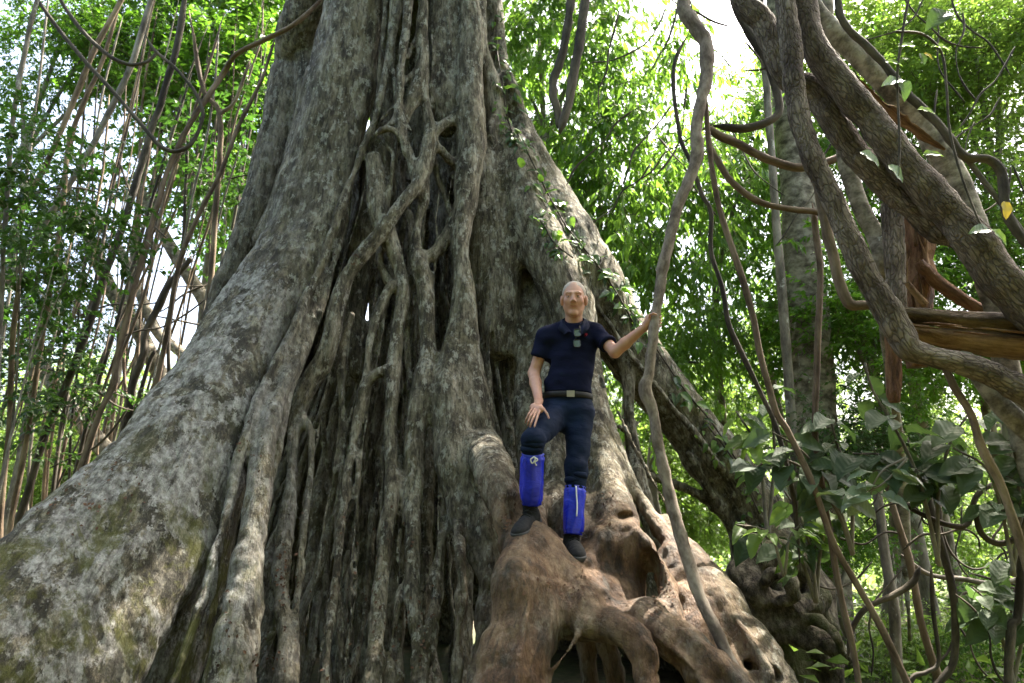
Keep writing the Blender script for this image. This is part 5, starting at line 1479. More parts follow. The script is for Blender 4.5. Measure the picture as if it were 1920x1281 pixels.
# --- hair, brows, eyes
hf = Field(head - 0.14, head + 0.15, 0.0045)
hf.ell(H(0, -0.026, 0.034), np.array((0.0778, 0.0965, 0.0862)) * HS, 0.0, rot=HR)
hf.cut(H(0, 0.05, 0.072), fwd * 0.8 - upv * 0.45)
hf.cut(H(0, 0.0, -0.03), -upv * 0.8 + fwd * 0.45)
hair = finish(hf, 'hair', M_HAIR, 1, 0.0016, 60)
def small_tube(name, pts, r, mat, parent, sides=7, flat=None):
    v, f = tube_geo(catmull(np.array([[*p, r] for p in pts]), 5), sides, 0.0, flat=flat)
    return obj_at(name, v, f, mat, parent)
def ball(name, c, r, mat, parent, n=14, rad=None, rot=None):
    th = np.linspace(0, math.pi, n // 2 + 1); ph = np.arange(n) / n * 2 * math.pi
    rad = np.array(rad if rad is not None else (r, r, r))
    P = np.stack([np.sin(th)[:, None] * np.cos(ph), np.sin(th)[:, None] * np.sin(ph), np.cos(th)[:, None] * np.ones(n)], -1) * rad
    if rot is not None: P = P @ rot
    P = P.reshape(-1, 3) + c
    i = np.arange(n // 2)[:, None] * n; j = np.arange(n)[None]; k = (j + 1) % n
    return obj_at(name, P, np.stack([i + j, i + n + j, i + n + k, i + k], -1).reshape(-1, 4), mat, parent)
for s in (-1, 1):
    small_tube('eyebrow', [H(s * 0.014, 0.0935, 0.022), H(s * 0.030, 0.089, 0.028), H(s * 0.047, 0.076, 0.023)], 0.0026, M_BROW, man, flat=0.5)
    e = ball('eye', H(s * 0.031, 0.0715, 0.002), 0.0105, M_EYE, man)
    ball('iris', H(s * 0.031 - 0.001, 0.0805, 0.001), 0.0045, M_IRIS, e, rad=(0.0045, 0.0035, 0.0045), rot=HR)
    small_tube('eyelid', [H(s * 0.019, 0.077, 0.004), H(s * 0.031, 0.0815, 0.0075), H(s * 0.044, 0.071, 0.003)], 0.0046, M_SKIN, man)
    small_tube('eyelid', [H(s * 0.019, 0.077, -0.003), H(s * 0.031, 0.0805, -0.0065), H(s * 0.044, 0.070, -0.003)], 0.0040, M_SKIN, man)
# --- polo shirt
pf = Field((0.04, 4.48, 2.36), (0.80, 5.06, 3.22), 0.0055)
chest, waist = JW(1072, 652, 4.80), JW(1064, 732, 4.77)
pf.tube(np.array([[*chest, 0.172], [*((chest + waist) / 2), 0.166], [*waist, 0.163], [*(waist - np.array([0, 0, 0.1])), 0.165]]), 0.0, squash=(1, 0.70))
cap(pf, shL + np.array([0.03, 0, -0.02]), shR + np.array([-0.03, 0, -0.02]), 0.062, 0.062, 0.06)
for sh_ in (shL, shR):
    cap(pf, sh_ + np.array([0, 0, -0.008]), neck + np.array([0, 0.012, -0.012]), 0.054, 0.056, 0.05)
slL = shL * 0.42 + elL * 0.58
slR = shR * 0.34 + elR * 0.66
cap(pf, shL, slL + (elL - shL) * 0.15, 0.058, 0.060, 0.035)
cap(pf, shR, slR + (elR - shR) * 0.15, 0.058, 0.058, 0.035)
dl = (elL - shL) / np.linalg.norm(elL - shL); dr = (elR - shR) / np.linalg.norm(elR - shR)
X, Y_, Z = pf.axes(np.zeros(3, int), pf.n)
def plane(p, n): return ((X - p[0])[:, None, None] * n[0] + (Y_ - p[1])[None, :, None] * n[1] + (Z - p[2])[None, None, :] * n[2])
near = lambda p, r: (((X - p[0]) ** 2)[:, None, None] + ((Y_ - p[1]) ** 2)[None, :, None] + ((Z - p[2]) ** 2)[None, None, :]) < r * r
for p, d_ in ((slL, dl), (slR, dr)):
    m_ = near(p + d_ * 0.06, 0.125)
    pl_ = plane(p, d_).astype(np.float32)
    pf.f = np.where(m_ & (pl_ > -0.02), np.maximum(pf.f, pl_), pf.f)
pf.f = np.maximum(pf.f, -plane(JW(1064, 738, 4.77), np.array([0.03, 0, 1.0])).astype(np.float32))
pf.f = np.maximum(pf.f, plane(neck + np.array([0, 0, 0.022]), np.array([0.0, -0.75, 1.0])).astype(np.float32))
polo = finish(pf, 'polo_shirt', M_POLO, 1, 0.011, 8, seed=3, aniso=(0.8, 1, 1.5))
del pf, X, Y_, Z
# collar, placket, cuffs, emblem
for s in (-1, 1):
    a_ = neck + rgt * s * 0.014 + fwd * 0.090 + np.array([0, 0, -0.085])
    pts = [neck + fwd * -0.06 + np.array([0, 0, 0.035]), neck + rgt * s * 0.070 + fwd * 0.0 + np.array([0, 0, 0.026]), neck + rgt * s * 0.058 + fwd * 0.060 + np.array([0, 0, -0.020]), a_]
    outer = [neck + fwd * -0.085 + np.array([0, 0, -0.015]), neck + rgt * s * 0.104 + fwd * 0.0 + np.array([0, 0, -0.022]), neck + rgt * s * 0.100 + fwd * 0.080 + np.array([0, 0, -0.072]), neck + rgt * s * 0.060 + fwd * 0.112 + np.array([0, 0, -0.110])]
    A = catmull(np.array(pts), 5); B = catmull(np.array(outer), 5)
    n_ = len(A)
    A = A + fwd * 0.006 + np.array([0, 0, 0.006]); B = B + fwd * 0.014 + np.array([0, 0, 0.012])
    mid = (A + B) / 2 + fwd * 0.006 + np.array([0, 0, 0.012])
    thick = fwd * 0.006 + np.array([0, 0, -0.003])
    V = np.vstack([A, mid, B, A - thick, mid - thick, B - thick])
    Q = []
    for i in range(n_ - 1):
        for r0_, r1_ in ((0, 1), (1, 2), (4, 3), (5, 4), (2, 5), (3, 0)):
            Q.append([r0_ * n_ + i, r0_ * n_ + i + 1, r1_ * n_ + i + 1, r1_ * n_ + i])
    obj_at('collar', V, np.array(Q), M_COLLAR, polo)
for p, d_, r_ in ((slL, dl, 0.061), (slR, dr, 0.060)):
    small = tube_geo(np.array([[*(p - d_ * 0.026), r_ + 0.003], [*(p - d_ * 0.004), r_ + 0.004], [*(p + d_ * 0.001), r_ + 0.001]]), 24, 0.02, 3, 12)
    obj_at('sleeve_cuff', small[0], small[1], M_POLO, polo)
em = JW(1099.5, 627, 4.660)
th_ = np.arange(12) / 12 * 6.283
def plate(name, pts2, c, nrm, mat, parent, t=0.003):
    nrm = nrm / np.linalg.norm(nrm)
    u = np.cross([0, 0, 1.0], nrm); u /= np.linalg.norm(u)
    if u[0] < 0: u = -u
    w = np.array([0, 0, 1.0]) - nrm * nrm[2]; w /= np.linalg.norm(w)
    P = np.array([c + u * a + w * b2 for a, b2 in pts2])
    n_ = len(P)
    V = np.vstack([P, P - nrm * t, [c], [c - nrm * t]])
    T = [[2 * n_, i, (i + 1) % n_] for i in range(n_)] + [[2 * n_ + 1, n_ + (i + 1) % n_, n_ + i] for i in range(n_)]
    Q = [[i, n_ + i, n_ + (i + 1) % n_, (i + 1) % n_] for i in range(n_)]
    return obj_at(name, V, [np.array(Q), np.array(T)], mat, parent, smooth=False)
plate('emblem', [(-0.009, 0.006), (0.0, 0.008), (0.009, 0.006), (0.007, -0.003), (0.0, -0.009), (-0.007, -0.003)], em, np.array([0.12, -1, 0.05]), M_RED, polo, t=0.03)
# --- trousers
tf_ = Field((-0.05, 4.18, 1.55), (0.75, 5.02, 2.55), 0.0055)
pel = JW(1064, 752, 4.77)
tf_.tube(np.array([[*(pel + np.array([0, 0, 0.03])), 0.163], [*(pel - np.array([0, 0, 0.05])), 0.168]]), 0.0, squash=(1, 0.72))
cap(tf_, hipL + np.array([0.01, 0.01, -0.01]), kneeL + (hipL - kneeL) * 0.05, 0.098, 0.071, 0.04)
cap(tf_, kneeL, kneeL * 0.7 + ankL * 0.3, 0.070, 0.054, 0.025)
cap(tf_, hipR + np.array([-0.005, 0, -0.01]), kneeR, 0.097, 0.072, 0.05)
cap(tf_, kneeR, kneeR * 0.62 + ankR * 0.38, 0.070, 0.054, 0.025)
tf_.cut(JW(1064, 741, 4.77), (0.03, 0, 1.0))
tro = finish(tf_, 'trousers', M_TROUSER, 1, 0.008, 11, seed=5, aniso=(0.8, 0.8, 1.5))
del tf_
# folds stacked above the gaiters
for kn, an, t0 in ((kneeL, ankL, 0.12), (kneeR, ankR, 0.18)):
    for j in range(2):
        c = kn + (an - kn) * (t0 - 0.08 + j * 0.08) + np.array([0.006 * (-1) ** j, 0, 0])
        v, f = tube_geo(np.array([[*(c - (an - kn) * 0.045), 0.062], [*(c - (an - kn) * 0.015), 0.069], [*(c + (an - kn) * 0.02), 0.068], [*(c + (an - kn) * 0.045), 0.058]]), 24, 0.12, j + 3, 17)
        obj_at('cuff_fold', v, f, M_TROUSER, tro)
# --- belt
bel = JW(1064, 744, 4.77)
bw = np.array([0.169, 0.1195])
th = np.arange(40) / 40 * 2 * math.pi
rings = []
for dz, k_ in ((-0.02, 0.0), (-0.018, 0.004), (0.018, 0.004), (0.02, 0.0)):
    rings.append(np.stack([bel[0] + (bw[0] + k_) * np.cos(th), bel[1] + (bw[1] + k_) * np.sin(th), bel[2] + dz - 0.03 * (bw[0] * np.cos(th))], 1))
V = np.vstack(rings); i = np.arange(3)[:, None] * 40; j = np.arange(40)[None]; k = (j + 1) % 40
belt = obj_at('belt', V, np.stack([i + j, i + k, i + 40 + k, i + 40 + j], -1).reshape(-1, 4), M_BELT, man)
bk = bel + np.array([0.012, -bw[1] - 0.006, 0.0])
plate('buckle', [(-0.026, -0.021), (0.026, -0.021), (0.026, 0.021), (-0.026, 0.021)], bk, np.array([0, -1.0, 0]), M_STEEL, belt, t=0.006)
# --- gaiters
def gaiter(top, bot, r0, r1, seed):
    ax = bot - top
    ts = np.linspace(0, 1, 26)
    rad = r0 + (r1 - r0) * ts
    rad = rad * (1 - 0.16 * np.exp(-((ts - 0.03) / 0.03) ** 2) - 0.14 * np.exp(-((ts - 0.97) / 0.03) ** 2) + 0.05 * np.sin(ts * math.pi))
    path = np.column_stack([top + ax * ts[:, None], rad])
    v, f = tube_geo(path, 48, 0.0)
    c = np.repeat(top + ax * ts[:, None], 48, 0)
    body = v[:len(c)]
    r_ = body - c
    ang = np.tile(np.arange(48) / 48 * 6.283, 26); tt = np.repeat(ts, 48)
    fold = 0.05 * np.sin(ang * 8 + seed + 1.8 * np.sin(tt * 4)) * (0.5 + 0.5 * np.abs(tt - 0.5) * 2) + 0.09 * vnoise(body * np.array([20, 20, 9]), seed)
    v[:len(c)] = c + r_ * (1 + fold)[:, None]
    return obj_at('gaiter', v, f, M_GAITER, man)
gtL, gbL = kneeL + (ankL - kneeL) * 0.19, kneeL + (ankL - kneeL) * 0.92
gtR, gbR = kneeR + (ankR - kneeR) * 0.26, kneeR + (ankR - kneeR) * 0.96
gL = gaiter(gtL, gbL, 0.072, 0.066, 1); gR = gaiter(gtR, gbR, 0.069, 0.060, 2)
def dc(x, y, Y):
    g0, g1, r_ = (gtL, gbL, 0.076) if x < 1040 else (gtR, gbR, 0.074)
    best = None
    for t in np.linspace(-0.05, 1.05, 111):
        c = g0 + (g1 - g0) * t
        p = JW(x, y, c[1] - r_)
        e = abs(p[2] - c[2])
        if best is None or e < best[0]: best = (e, p, c)
    p, c = best[1], best[2]
    dx = p[0] - c[0]
    return np.array([p[0], c[1] - math.sqrt(max(r_ * r_ - dx * dx, 0.0008)) - 0.004, p[2]])
small_tube('drawstring', [dc(1001, 857, 4.375), dc(995, 862, 4.365), dc(998, 869, 4.367), dc(1003, 862, 4.365), dc(1002, 857, 4.372)], 0.0042, M_CORD, gL)
small_tube('drawstring', [dc(1001, 857, 4.372), dc(1008, 862, 4.37), dc(1003, 867, 4.365), dc(1006, 873, 4.368)], 0.0042, M_CORD, gL)
small_tube('drawstring', [dc(984, 858, 4.382), dc(980, 872, 4.384), dc(986, 880, 4.382), dc(987, 866, 4.38), dc(985, 857, 4.382)], 0.0022, M_GAITER, gL)
small_tube('drawstring', [dc(1080, 912, 4.572), dc(1081, 930, 4.562), dc(1082, 950, 4.560), dc(1081, 968, 4.556)], 0.0048, M_CORD, gR)
# --- shoes
def shoe(ank, toe_dir, sole_z, tilt_, sc=1.14):
    d = np.array([*toe_dir, 0.0]); d /= np.linalg.norm(d); sd = np.array([-d[1], d[0], 0])
    upz = np.array([0, 0, 1.0])
    dd = d * math.cos(tilt_) - upz * math.sin(tilt_); uu = upz * math.cos(tilt_) + d * math.sin(tilt_)
    org = np.array([ank[0], ank[1], sole_z])
    P = lambda a, b2, c: org + (dd * a + sd * b2 + uu * c) * sc
    lo_ = np.minimum.reduce([P(-0.1, 0, 0), P(0.22, 0, 0)]) - 0.09; hi_ = np.maximum.reduce([P(-0.1, 0, 0), P(0.22, 0, 0)]) + 0.2
    R = np.array([dd, sd, uu])
    f = Field(lo_, hi_, 0.0045)
    f.ell(P(-0.035, 0, 0.04), np.array((0.055, 0.04, 0.055)) * sc, 0.0, rot=R)
    f.ell(P(0.06, 0, 0.03), np.array((0.115, 0.044, 0.05)) * sc, 0.04, rot=R)
    f.ell(P(0.14, -0.003, 0.022), np.array((0.06, 0.045, 0.036)) * sc, 0.03, rot=R)
    cap(f, P(-0.02, 0, 0.06), P(-0.015, 0, 0.125), 0.045, 0.047, 0.03)
    f.cut(P(0, 0, 0.008), -uu)
    s_ = finish(f, 'shoe', M_SHOE, 1, 0.002, 40)
    f = Field(lo_, hi_, 0.0045)
    f.ell(P(-0.035, 0, 0.016), np.array((0.063, 0.045, 0.05)) * sc, 0.0, rot=R)
    f.ell(P(0.06, 0, 0.016), np.array((0.12, 0.046, 0.05)) * sc, 0.03, rot=R)
    f.ell(P(0.142, -0.003, 0.016), np.array((0.064, 0.049, 0.05)) * sc, 0.03, rot=R)
    f.cut(P(0, 0, -0.004), -uu); f.cut(P(0, 0, 0.026), uu)
    finish(f, 'sole', M_SOLE, 1, parent=s_)
    for j in range(4):
        a = 0.03 + j * 0.024
        z = 0.098 - j * 0.012
        small_tube('lace', [P(a, -0.028, z - 0.014), P(a + 0.006, 0, z), P(a, 0.028, z - 0.014)], 0.0032, M_BELT, s_)
    small_tube('lace', [P(0.03, 0.0, 0.1), P(0.025, 0.03, 0.112), P(0.03, 0.062, 0.1), P(0.045, 0.07, 0.085), P(0.04, 0.045, 0.09), P(0.03, 0.0, 0.1)], 0.0026, M_BELT, s_)
    return s_
shoe(ankL + np.array([0.0, 0.02, 0]), (-0.42, -0.9), sole_l[2], 0.30)
shoe(ankR + np.array([0.0, 0.02, 0]), (0.12, -1.0), sole_r[2], 0.22)
# --- sunglasses hung in the neckline
sg = empty('sunglasses', tuple(JW(1082, 640, 4.655)), 'black sunglasses hanging from the neckline of the navy polo', 'sunglasses')
def rrect(c, w, h_, n=20):
    a = np.arange(n) / n * 2 * math.pi
    return [(np.sign(np.cos(t)) * abs(np.cos(t)) ** 0.6 * w, np.sign(np.sin(t)) * abs(np.sin(t)) ** 0.6 * h_) for t in a]
nrm_ = np.array([-0.05, -1.0, 0.25])
for (x, y) in ((1082.5, 624), (1082, 644)):
    c = JW(x, y, 4.650)
    plate('lens', rrect(0, 0.021, 0.027), c, nrm_, M_LENS, sg, t=0.004)
    pts = [c + np.array([1, 0, 0]) * a + np.array([0, 0.24, 0.97]) * b2 + np.array([0, -0.002, 0]) for a, b2 in rrect(0, 0.023, 0.029)]
    pts.append(pts[0])
    v, f = tube_geo(np.array([[*p, 0.0032] for p in pts]), 6)
    obj_at('rim', v, f, M_BLACK, sg)
small_tube('bridge', [JW(1080, 632, 4.648), JW(1080, 636, 4.648)], 0.003, M_BLACK, sg)
small_tube('temple_arm', [JW(1088, 617, 4.655), JW(1086, 612, 4.68), JW(1085, 640, 4.69)], 0.0032, M_BLACK, sg)
# ---------------------------------------------------------------- large leaves, one object each
def big_leaf_mesh(name, seed, mat, asp=0.36, droop=0.25, wave=0.03, tipw=0.9):
    rg = np.random.default_rng(seed)
    nu, nvv = 9, 7
    t = np.linspace(0, 1, nu)
    w = asp * np.sin(np.pi * t ** tipw) ** 0.75 * (1 - 0.25 * t)
    w[0] = 0.012; w[-1] = 0.004
    s = np.linspace(-1, 1, nvv)
    X = s[None, :] * w[:, None]
    Yy = np.repeat(t[:, None], nvv, 1) - 0.06 * np.abs(s)[None] * np.sin(np.pi * t)[:, None]
    Z = 0.35 * np.abs(X) - droop * Yy ** 2 + wave * np.sin(t * 14 + seed)[:, None] * np.abs(s)[None] + 0.01 * rg.normal(size=X.shape)
    V = np.stack([X, Yy, Z], -1).reshape(-1, 3)
    i = np.arange(nu - 1)[:, None] * nvv; j = np.arange(nvv - 1)[None]
    Q = np.stack([i + j, i + j + 1, i + nvv + j + 1, i + nvv + j], -1).reshape(-1, 4)
    rib = (Yy + 0.5 * np.abs(X)).reshape(-1)
    me = mesh_np(name, V, Q, [mat], attrs={'var': np.full(len(V), rg.random()), 'rib': rib})
    return me
LEAF = {
    'broad': [big_leaf_mesh('leaf_broad', i, M_BIGLEAF, 0.34 + 0.03 * (i % 3), 0.2 + 0.1 * (i % 3)) for i in range(6)],
    'pale': [big_leaf_mesh('leaf_pale', 20 + i, M_BIGPALE, 0.36, 0.25) for i in range(3)],
    'strap': [big_leaf_mesh('leaf_strap', 30 + i, M_BIGLEAF, 0.16, 0.35) for i in range(3)],
    'ivy': [big_leaf_mesh('leaf_ivy', 40 + i, M_LANCE, 0.30, 0.3) for i in range(4)],
    'yellow': [big_leaf_mesh('leaf_yellow', 50, M_YELLOW, 0.3, 0.2)],
    'fresh': [big_leaf_mesh('leaf_fresh', 60 + i, M_LIGHT, 0.3, 0.25) for i in range(3)],
    'litter': [big_leaf_mesh('leaf_litter', 70 + i, flat_mat('dry_leaf_%d' % i, c, 0.8, 0.2, var=0.3), 0.3, 0.4, 0.06) for i, c in enumerate([(0.22, 0.10, 0.05), (0.3, 0.17, 0.09), (0.16, 0.08, 0.05)])],
}
def put_leaf(parent, kind, pos, d, nrm, L, i=0, name='leaf'):
    d = Vector(d).normalized(); n = Vector(nrm)
    x = d.cross(n)
    if x.length < 1e-4: x = d.cross(Vector((1, 0, 0)))
    x.normalize(); z = x.cross(d)
    o = link(name, LEAF[kind][i % len(LEAF[kind])], parent)
    off = Vector((0, 0, 0)); p = parent
    while p is not None:
        off += p.location; p = p.parent
    M = Matrix((x, d, z)).transposed().to_4x4()
    o.matrix_local = Matrix.Translation(Vector(pos) - off) @ M @ Matrix.Scale(L, 4)
    return o

rp = random.Random(3)
def shrub(label, stems, Y, n_leaf, size, kind, jitter, name='broadleaf_shrub', mat=M_BARK_GREY, up=0.5, cat='shrub', rad=4):
    """stems: list of px polylines; leaves sprout along them"""
    paths = [path_px([(x, y, rad) for x, y in st], Y, 6, 0.01, rp.randint(0, 99)) for st in stems]
    allp = np.vstack(paths)
    b = allp[np.argmin(allp[:, 2]), :3]
    e = empty(name, tuple(b), label, cat)
    for p in paths:
        p[:, 3] *= np.linspace(1.0, 0.45, len(p))
        v, f = tube_geo(p, 7, 0.1, 2, 12)
        obj_at('stem', v, f, mat, e)
    for k in range(n_leaf):
        p = paths[k % len(paths)]
        q = p[rp.randrange(len(p) // 3, len(p)), :3]
        ang = rp.uniform(0, 6.28)
        d = np.array([math.cos(ang), math.sin(ang) * 0.8 - 0.25, rp.uniform(-0.9, 0.15)])
        d /= np.linalg.norm(d)
        st = q + d * rp.uniform(0.02, jitter)
        put_leaf(e, kind if not isinstance(kind, (list, tuple)) else rp.choice(kind), st, d, (rp.uniform(-0.5, 0.5), -rp.uniform(0.2, 0.9), up + rp.uniform(0, 0.5)), size * rp.uniform(0.65, 1.2), rp.randint(0, 9))
        if jitter > 0.03:
            v, f = tube_geo(np.array([[*q, 0.0025], [*((q + st) / 2 + np.array([0, 0, 0.01])), 0.0022], [*st, 0.002]]), 4)
            obj_at('leaf_stalk', v, f, M_TWIG, e)
    return e
shrub('broad leaved shrub with grey green leaves hanging before the pale trunk foot', [[(1600, 1040), (1570, 960), (1520, 890), (1460, 860), (1410, 880)], [(1600, 1040), (1560, 920), (1510, 850), (1450, 810)], [(1600, 1040), (1590, 900), (1570, 830), (1560, 780)]], 4.9, 38, 0.21, 'broad', 0.10)
shrub('broad leaved shrub with large dull leaves under the fallen log', [[(1760, 1060), (1730, 930), (1690, 830), (1640, 740), (1620, 680)], [(1760, 1060), (1760, 920), (1780, 830), (1820, 770)], [(1760, 1060), (1730, 920), (1670, 860), (1600, 850)]], 4.6, 44, 0.225, 'broad', 0.12)
shrub('broad leaved shrub filling the right edge below the thick liana', [[(1900, 1080), (1880, 960), (1850, 880), (1790, 840)], [(1900, 1080), (1910, 930), (1900, 830), (1880, 760)], [(1900, 1080), (1930, 940), (1940, 840)]], 4.4, 44, 0.225, 'broad', 0.12)
shrub('sprig of pale sunlit leaves hanging over the lower right gap', [[(1700, 860), (1670, 890), (1640, 915), (1600, 930), (1575, 935)], [(1700, 860), (1660, 880), (1640, 905), (1632, 930)]], 4.4, 11, 0.19, 'pale', 0.06, 'leafy_sprig', cat='sprig', rad=2.5)
shrub('dark green leafy sapling growing beside the gnarled stump', [[(1530, 1130), (1520, 1040), (1500, 970), (1470, 920)], [(1530, 1130), (1540, 1030), (1560, 960), (1580, 930)], [(1530, 1130), (1500, 1050), (1450, 1010), (1400, 1000)]], 5.2, 44, 0.20, ['broad', 'fresh', 'strap'], 0.09, 'leafy_sapling', cat='sapling')
shrub('low seedling with narrow green leaves at the right of the roots', [[(1470, 1080), (1450, 1010), (1420, 990), (1380, 985)], [(1470, 1080), (1480, 1010), (1500, 985)]], 4.9, 18, 0.17, ['strap', 'fresh'], 0.05, 'leafy_seedling', cat='seedling', rad=3)
shrub('dark broad leaved bush low in the right corner', [[(1900, 1290), (1880, 1200), (1850, 1130), (1820, 1100)], [(1900, 1290), (1920, 1180), (1910, 1080), (1890, 1030)]], 5.0, 30, 0.2, 'broad', 0.1)
shrub('leafy bush left of the straight pale trunk with hanging leaves', [[(1440, 1010), (1430, 900), (1410, 820), (1380, 770)], [(1440, 1010), (1450, 880), (1450, 800), (1440, 730)]], 6.0, 30, 0.2, ['broad', 'fresh'], 0.1)
# leaves on a thin twig in front of the thick lianas
tw = empty('leafy_twig', tuple(W(1760, 520, 3.2)), 'thin dark twig with a few hanging leaves crossing the thick lianas', 'twig')
for pts in ([(1712, -40, 2.5), (1700, 20, 2.5), (1688, 90, 2.5), (1682, 150, 2.2), (1686, 260, 2.2), (1684, 330, 2)], [(1680, 60, 2.5), (1730, 65, 2.4), (1765, 100, 2.3), (1775, 170, 2.3), (1780, 240, 2.2), (1800, 320, 2.2), (1830, 400, 2), (1850, 440, 2)]):
    v, f = tube_geo(path_px(pts, 3.2, 6, 0.003, 4), 6, 0.05, 3, 12)
    obj_at('stem', v, f, M_BARK_DARK, tw)
for (x, y, dx, dz, L, kd) in [(1690, 150, -1.0, -0.25, 0.115, 'pale'), (1690, 150, 0.15, -1.0, 0.11, 'broad'), (1775, 22, -0.7, -0.5, 0.16, 'broad'), (1715, 88, -0.9, 0.1, 0.09, 'fresh'), (1745, 88, 0.9, -0.1, 0.10, 'fresh'), (1726, 100, 0.1, -1, 0.075, 'broad'), (1732, 100, 0.6, -0.6, 0.06, 'yellow'), (1660, 116, 0.9, -0.2, 0.09, 'fresh'), (1612, 285, 0.9, -0.7, 0.12, 'pale'), (1665, 310, 0.7, -0.9, 0.11, 'pale'), (1720, 205, 0.9, -0.2, 0.09, 'fresh'), (1730, 290, 0.9, 0.0, 0.10, 'fresh'), (1884, 378, -0.15, -1, 0.10, 'yellow'), (1855, 430, -0.9, -0.1, 0.11, 'pale'), (1860, 430, 0.5, -0.7, 0.10, 'fresh')]:
    put_leaf(tw, kd, W(x, y, 3.2), (dx, -0.25, dz), (0.1, -0.8, 0.5), L, rp.randint(0, 5))

# ---------------------------------------------------------------- creepers on the flying buttress
def on_fig(px, py, Yg, search=0.6):
    """front-most fig surface point near this pixel"""
    X_, Y_ = FPX
    m = (np.abs(X_ - px) < 9) & (np.abs(Y_ - py) < 9)
    if not m.any(): return None
    V = FV[m]; 
    i = np.argmin(V[:, 1])
    return V[i], FN[np.flatnonzero(m)[i]]
FPX = px_of(FV)
def creeper(label, line, n, size, spread, name='climbing_creeper', kinds=('ivy', 'strap')):
    pts = []
    for x, y in line:
        r = on_fig(x, y, 0)
        if r is not None: pts.append(np.array([*(r[0] + r[1] * 0.02), 0.008]))
    path = catmull(np.array(pts), 5)
    e = empty(name, tuple(path[np.argmin(path[:, 2]), :3]), label, 'creeper')
    v, f = tube_geo(path, 6, 0.1, 3, 10)
    obj_at('stem', v, f, M_BARK_DARK, e)
    xy = np.array(line, float)
    for k in range(n):
        t = rp.uniform(0, len(line) - 1.001); i = int(t); q = xy[i] + (xy[i + 1] - xy[i]) * (t - i)
        q = q + np.array([rp.gauss(0, spread), rp.gauss(0, spread)])
        r = on_fig(q[0], q[1], 0)
        if r is None: continue
        p, nn = r
        d = np.array([rp.uniform(-0.7, 0.7), 0, rp.uniform(-1.0, 0.1)]) + nn * rp.uniform(0.1, 0.6)
        put_leaf(e, rp.choice(kinds), p + nn * 0.012, d, nn + np.array([0, -0.2, rp.uniform(0.1, 0.7)]), size * rp.uniform(0.5, 1.25), rp.randint(0, 9))
    return e
creeper('leafy creeper along the upper edge of the flying buttress root', [(975, 245), (1005, 300), (1035, 360), (1065, 415), (1095, 450), (1130, 500), (1160, 540), (1195, 600)], 90, 0.14, 14)
creeper('creeper with long leaves climbing beside the man hand', [(1185, 575), (1205, 600), (1240, 655), (1290, 725), (1340, 790), (1390, 860)], 60, 0.13, 10)
creeper('dark creeper running up the right side of the fig trunk', [(938, 10), (940, 80), (948, 150), (955, 210), (965, 270)], 60, 0.11, 8)
creeper('small creeper over the bark above the man head', [(1000, 400), (1020, 420), (1045, 450), (1080, 480)], 40, 0.09, 14)
creeper('tiny ferny creeper on the lit end of the flying buttress', [(1330, 800), (1370, 860), (1400, 920), (1420, 970)], 40, 0.08, 18, kinds=('fresh', 'ivy'))

# ---------------------------------------------------------------- gnarled stump right of the roots
st_f = Field((1.5, 5.2, -0.2), (4.3, 8.3, 2.1), 0.022)
gn = [
 [(1400, 1060, 30, 6.4), (1440, 1040, 34, 6.4), (1490, 1050, 30, 6.4), (1520, 1090, 26, 6.4), (1530, 1140, 24, 6.4)],
 [(1390, 1080, 26, 6.3), (1420, 1110, 24, 6.2), (1450, 1130, 22, 6.2), (1500, 1135, 22, 6.2), (1540, 1120, 20, 6.3)],
 [(1400, 1120, 30, 6.5), (1430, 1160, 28, 6.3), (1480, 1180, 24, 6.2), (1530, 1200, 20, 6.1), (1580, 1230, 16, 6.0)],
 [(1450, 1000, 18, 6.5), (1470, 1040, 26, 6.5), (1460, 1100, 28, 6.5), (1470, 1180, 34, 6.5), (1490, 1300, 44, 6.5)],
 [(1520, 1060, 16, 6.5), (1545, 1120, 20, 6.5), (1550, 1200, 24, 6.4), (1560, 1320, 30, 6.4)],
 [(1430, 1090, 12, 6.1), (1450, 1075, 12, 6.05), (1475, 1090, 12, 6.0), (1480, 1115, 12, 6.05), (1455, 1128, 10, 6.1)],
 [(1500, 1160, 10, 6.1), (1530, 1170, 10, 6.0), (1565, 1195, 10, 5.9), (1575, 1215, 8, 5.9)],
]
for i, g_ in enumerate(gn):
    st_f.tube(path_px(g_, 6.4, 6, 0.03, i), 0.07, 1)
SV, SQ, _ = st_f.mesh()
SV = relax(SV, SQ, 1)
SN = vert_normals(SV, SQ)
SV = SV + SN * (0.03 * fbm(SV * 7, 3, 3))[:, None]
o = obj_at('gnarled_stump', SV, SQ, bark_mat('stump_bark', (0.025, 0.02, 0.014), (0.10, 0.08, 0.056), (0.25, 0.21, 0.15), 12, 0.5, lichen=0.2, moss=0.4, bump=1.0, dist=0.03))
tag(o, 'gnarled pale stump with knotted old roots behind the outer right buttress', 'stump')

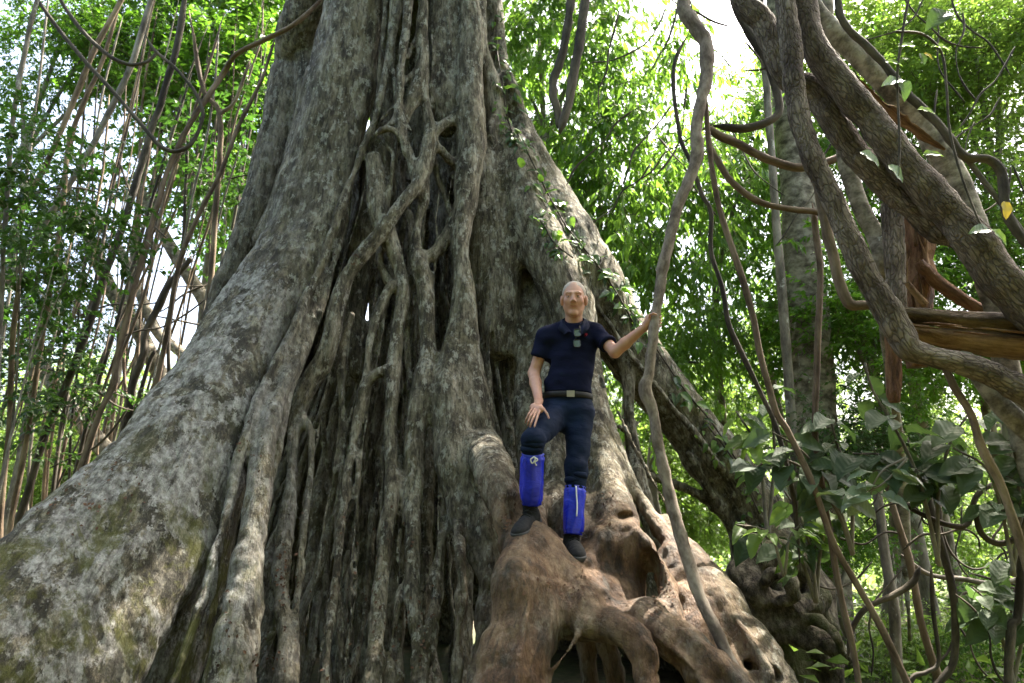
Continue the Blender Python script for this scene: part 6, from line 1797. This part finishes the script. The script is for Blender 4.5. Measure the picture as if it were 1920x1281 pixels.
# ---------------------------------------------------------------- dry leaves caught on the roots (one loose scatter)
lv_, lf_, la_, off_ = [], [], [], 0
for (x, y, sx, sy, n_) in [(965, 968, 18, 10, 40), (1240, 1110, 12, 25, 40), (540, 1075, 14, 30, 40), (640, 1140, 60, 60, 40), (770, 1190, 40, 50, 40), (700, 1020, 60, 60, 30), (160, 905, 60, 45, 60), (500, 1240, 20, 30, 25), (420, 1180, 15, 60, 20), (1130, 930, 20, 40, 25), (660, 470, 12, 20, 14), (470, 830, 12, 25, 12), (1090, 1080, 40, 20, 30)]:
    for k in range(n_):
        r = on_fig(x + rp.gauss(0, sx), y + rp.gauss(0, sy), 0)
        if r is None: continue
        p, nn = r
        t1 = np.cross(nn, [rp.uniform(-1, 1), rp.uniform(-1, 1), rp.uniform(-1, 1)]); t1 /= np.linalg.norm(t1) + 1e-9
        t2 = np.cross(nn, t1)
        L = rp.uniform(0.012, 0.032); w = L * 0.35
        b0 = p + nn * 0.006
        lv_.append(np.array([b0, b0 + t1 * L * .5 + t2 * w + nn * 0.006, b0 + t1 * L + nn * rp.uniform(0, 0.015), b0 + t1 * L * .5 - t2 * w + nn * 0.006]))
        lf_.append(np.array([[0, 1, 2], [0, 2, 3]]) + off_); off_ += 4
        la_.append(0)
M_LIT = flat_mat('dry_litter', (0.10, 0.055, 0.033), 0.8, 0.2, var=0.6, vscale=9)
tag(link('leaf_litter', mesh_np('leaf_litter', np.vstack(lv_), np.vstack(lf_), [M_LIT], smooth=False)), 'loose brown dry leaf bits caught on the fig roots', 'leaf litter', kind='stuff')

# ---------------------------------------------------------------- ground cover
rgc = np.random.default_rng(4)
n_gc = 26000
gx = np.where(rgc.random(n_gc) < 0.62, rgc.uniform(1.8, 14, n_gc), rgc.uniform(-16, -3.0, n_gc))
gy = rgc.uniform(5.2, 26, n_gc)
ok = (np.abs(gx) < gy * 0.85 + 0.5)
gx, gy = gx[ok], gy[ok]
gz = ground_z(gx, gy)
pos = np.stack([gx, gy, gz + rgc.random(len(gx)) ** 2 * (0.25 + 0.35 * (vnoise(np.stack([gx * .6, gy * .6, gx * 0], 1), 3) + 0.6).clip(0, 2))], 1)
dr_ = rgc.normal(size=(len(gx), 3)); dr_[:, 2] = np.abs(dr_[:, 2]) * 0.5
LL = rgc.uniform(0.07, 0.2, len(gx))
Vg, Fg, Ag = leaf_cloud(pos, dr_, np.array([0, 0, 1.0]) + rgc.normal(size=(len(gx), 3)) * 0.3, LL, LL * 0.28, rgc)
tag(link('ground_cover', mesh_np('ground_cover', Vg, Fg, [M_LIGHT], smooth=False, attrs={'var': Ag})), 'low leafy ground cover over the forest floor', 'ground cover', kind='stuff')
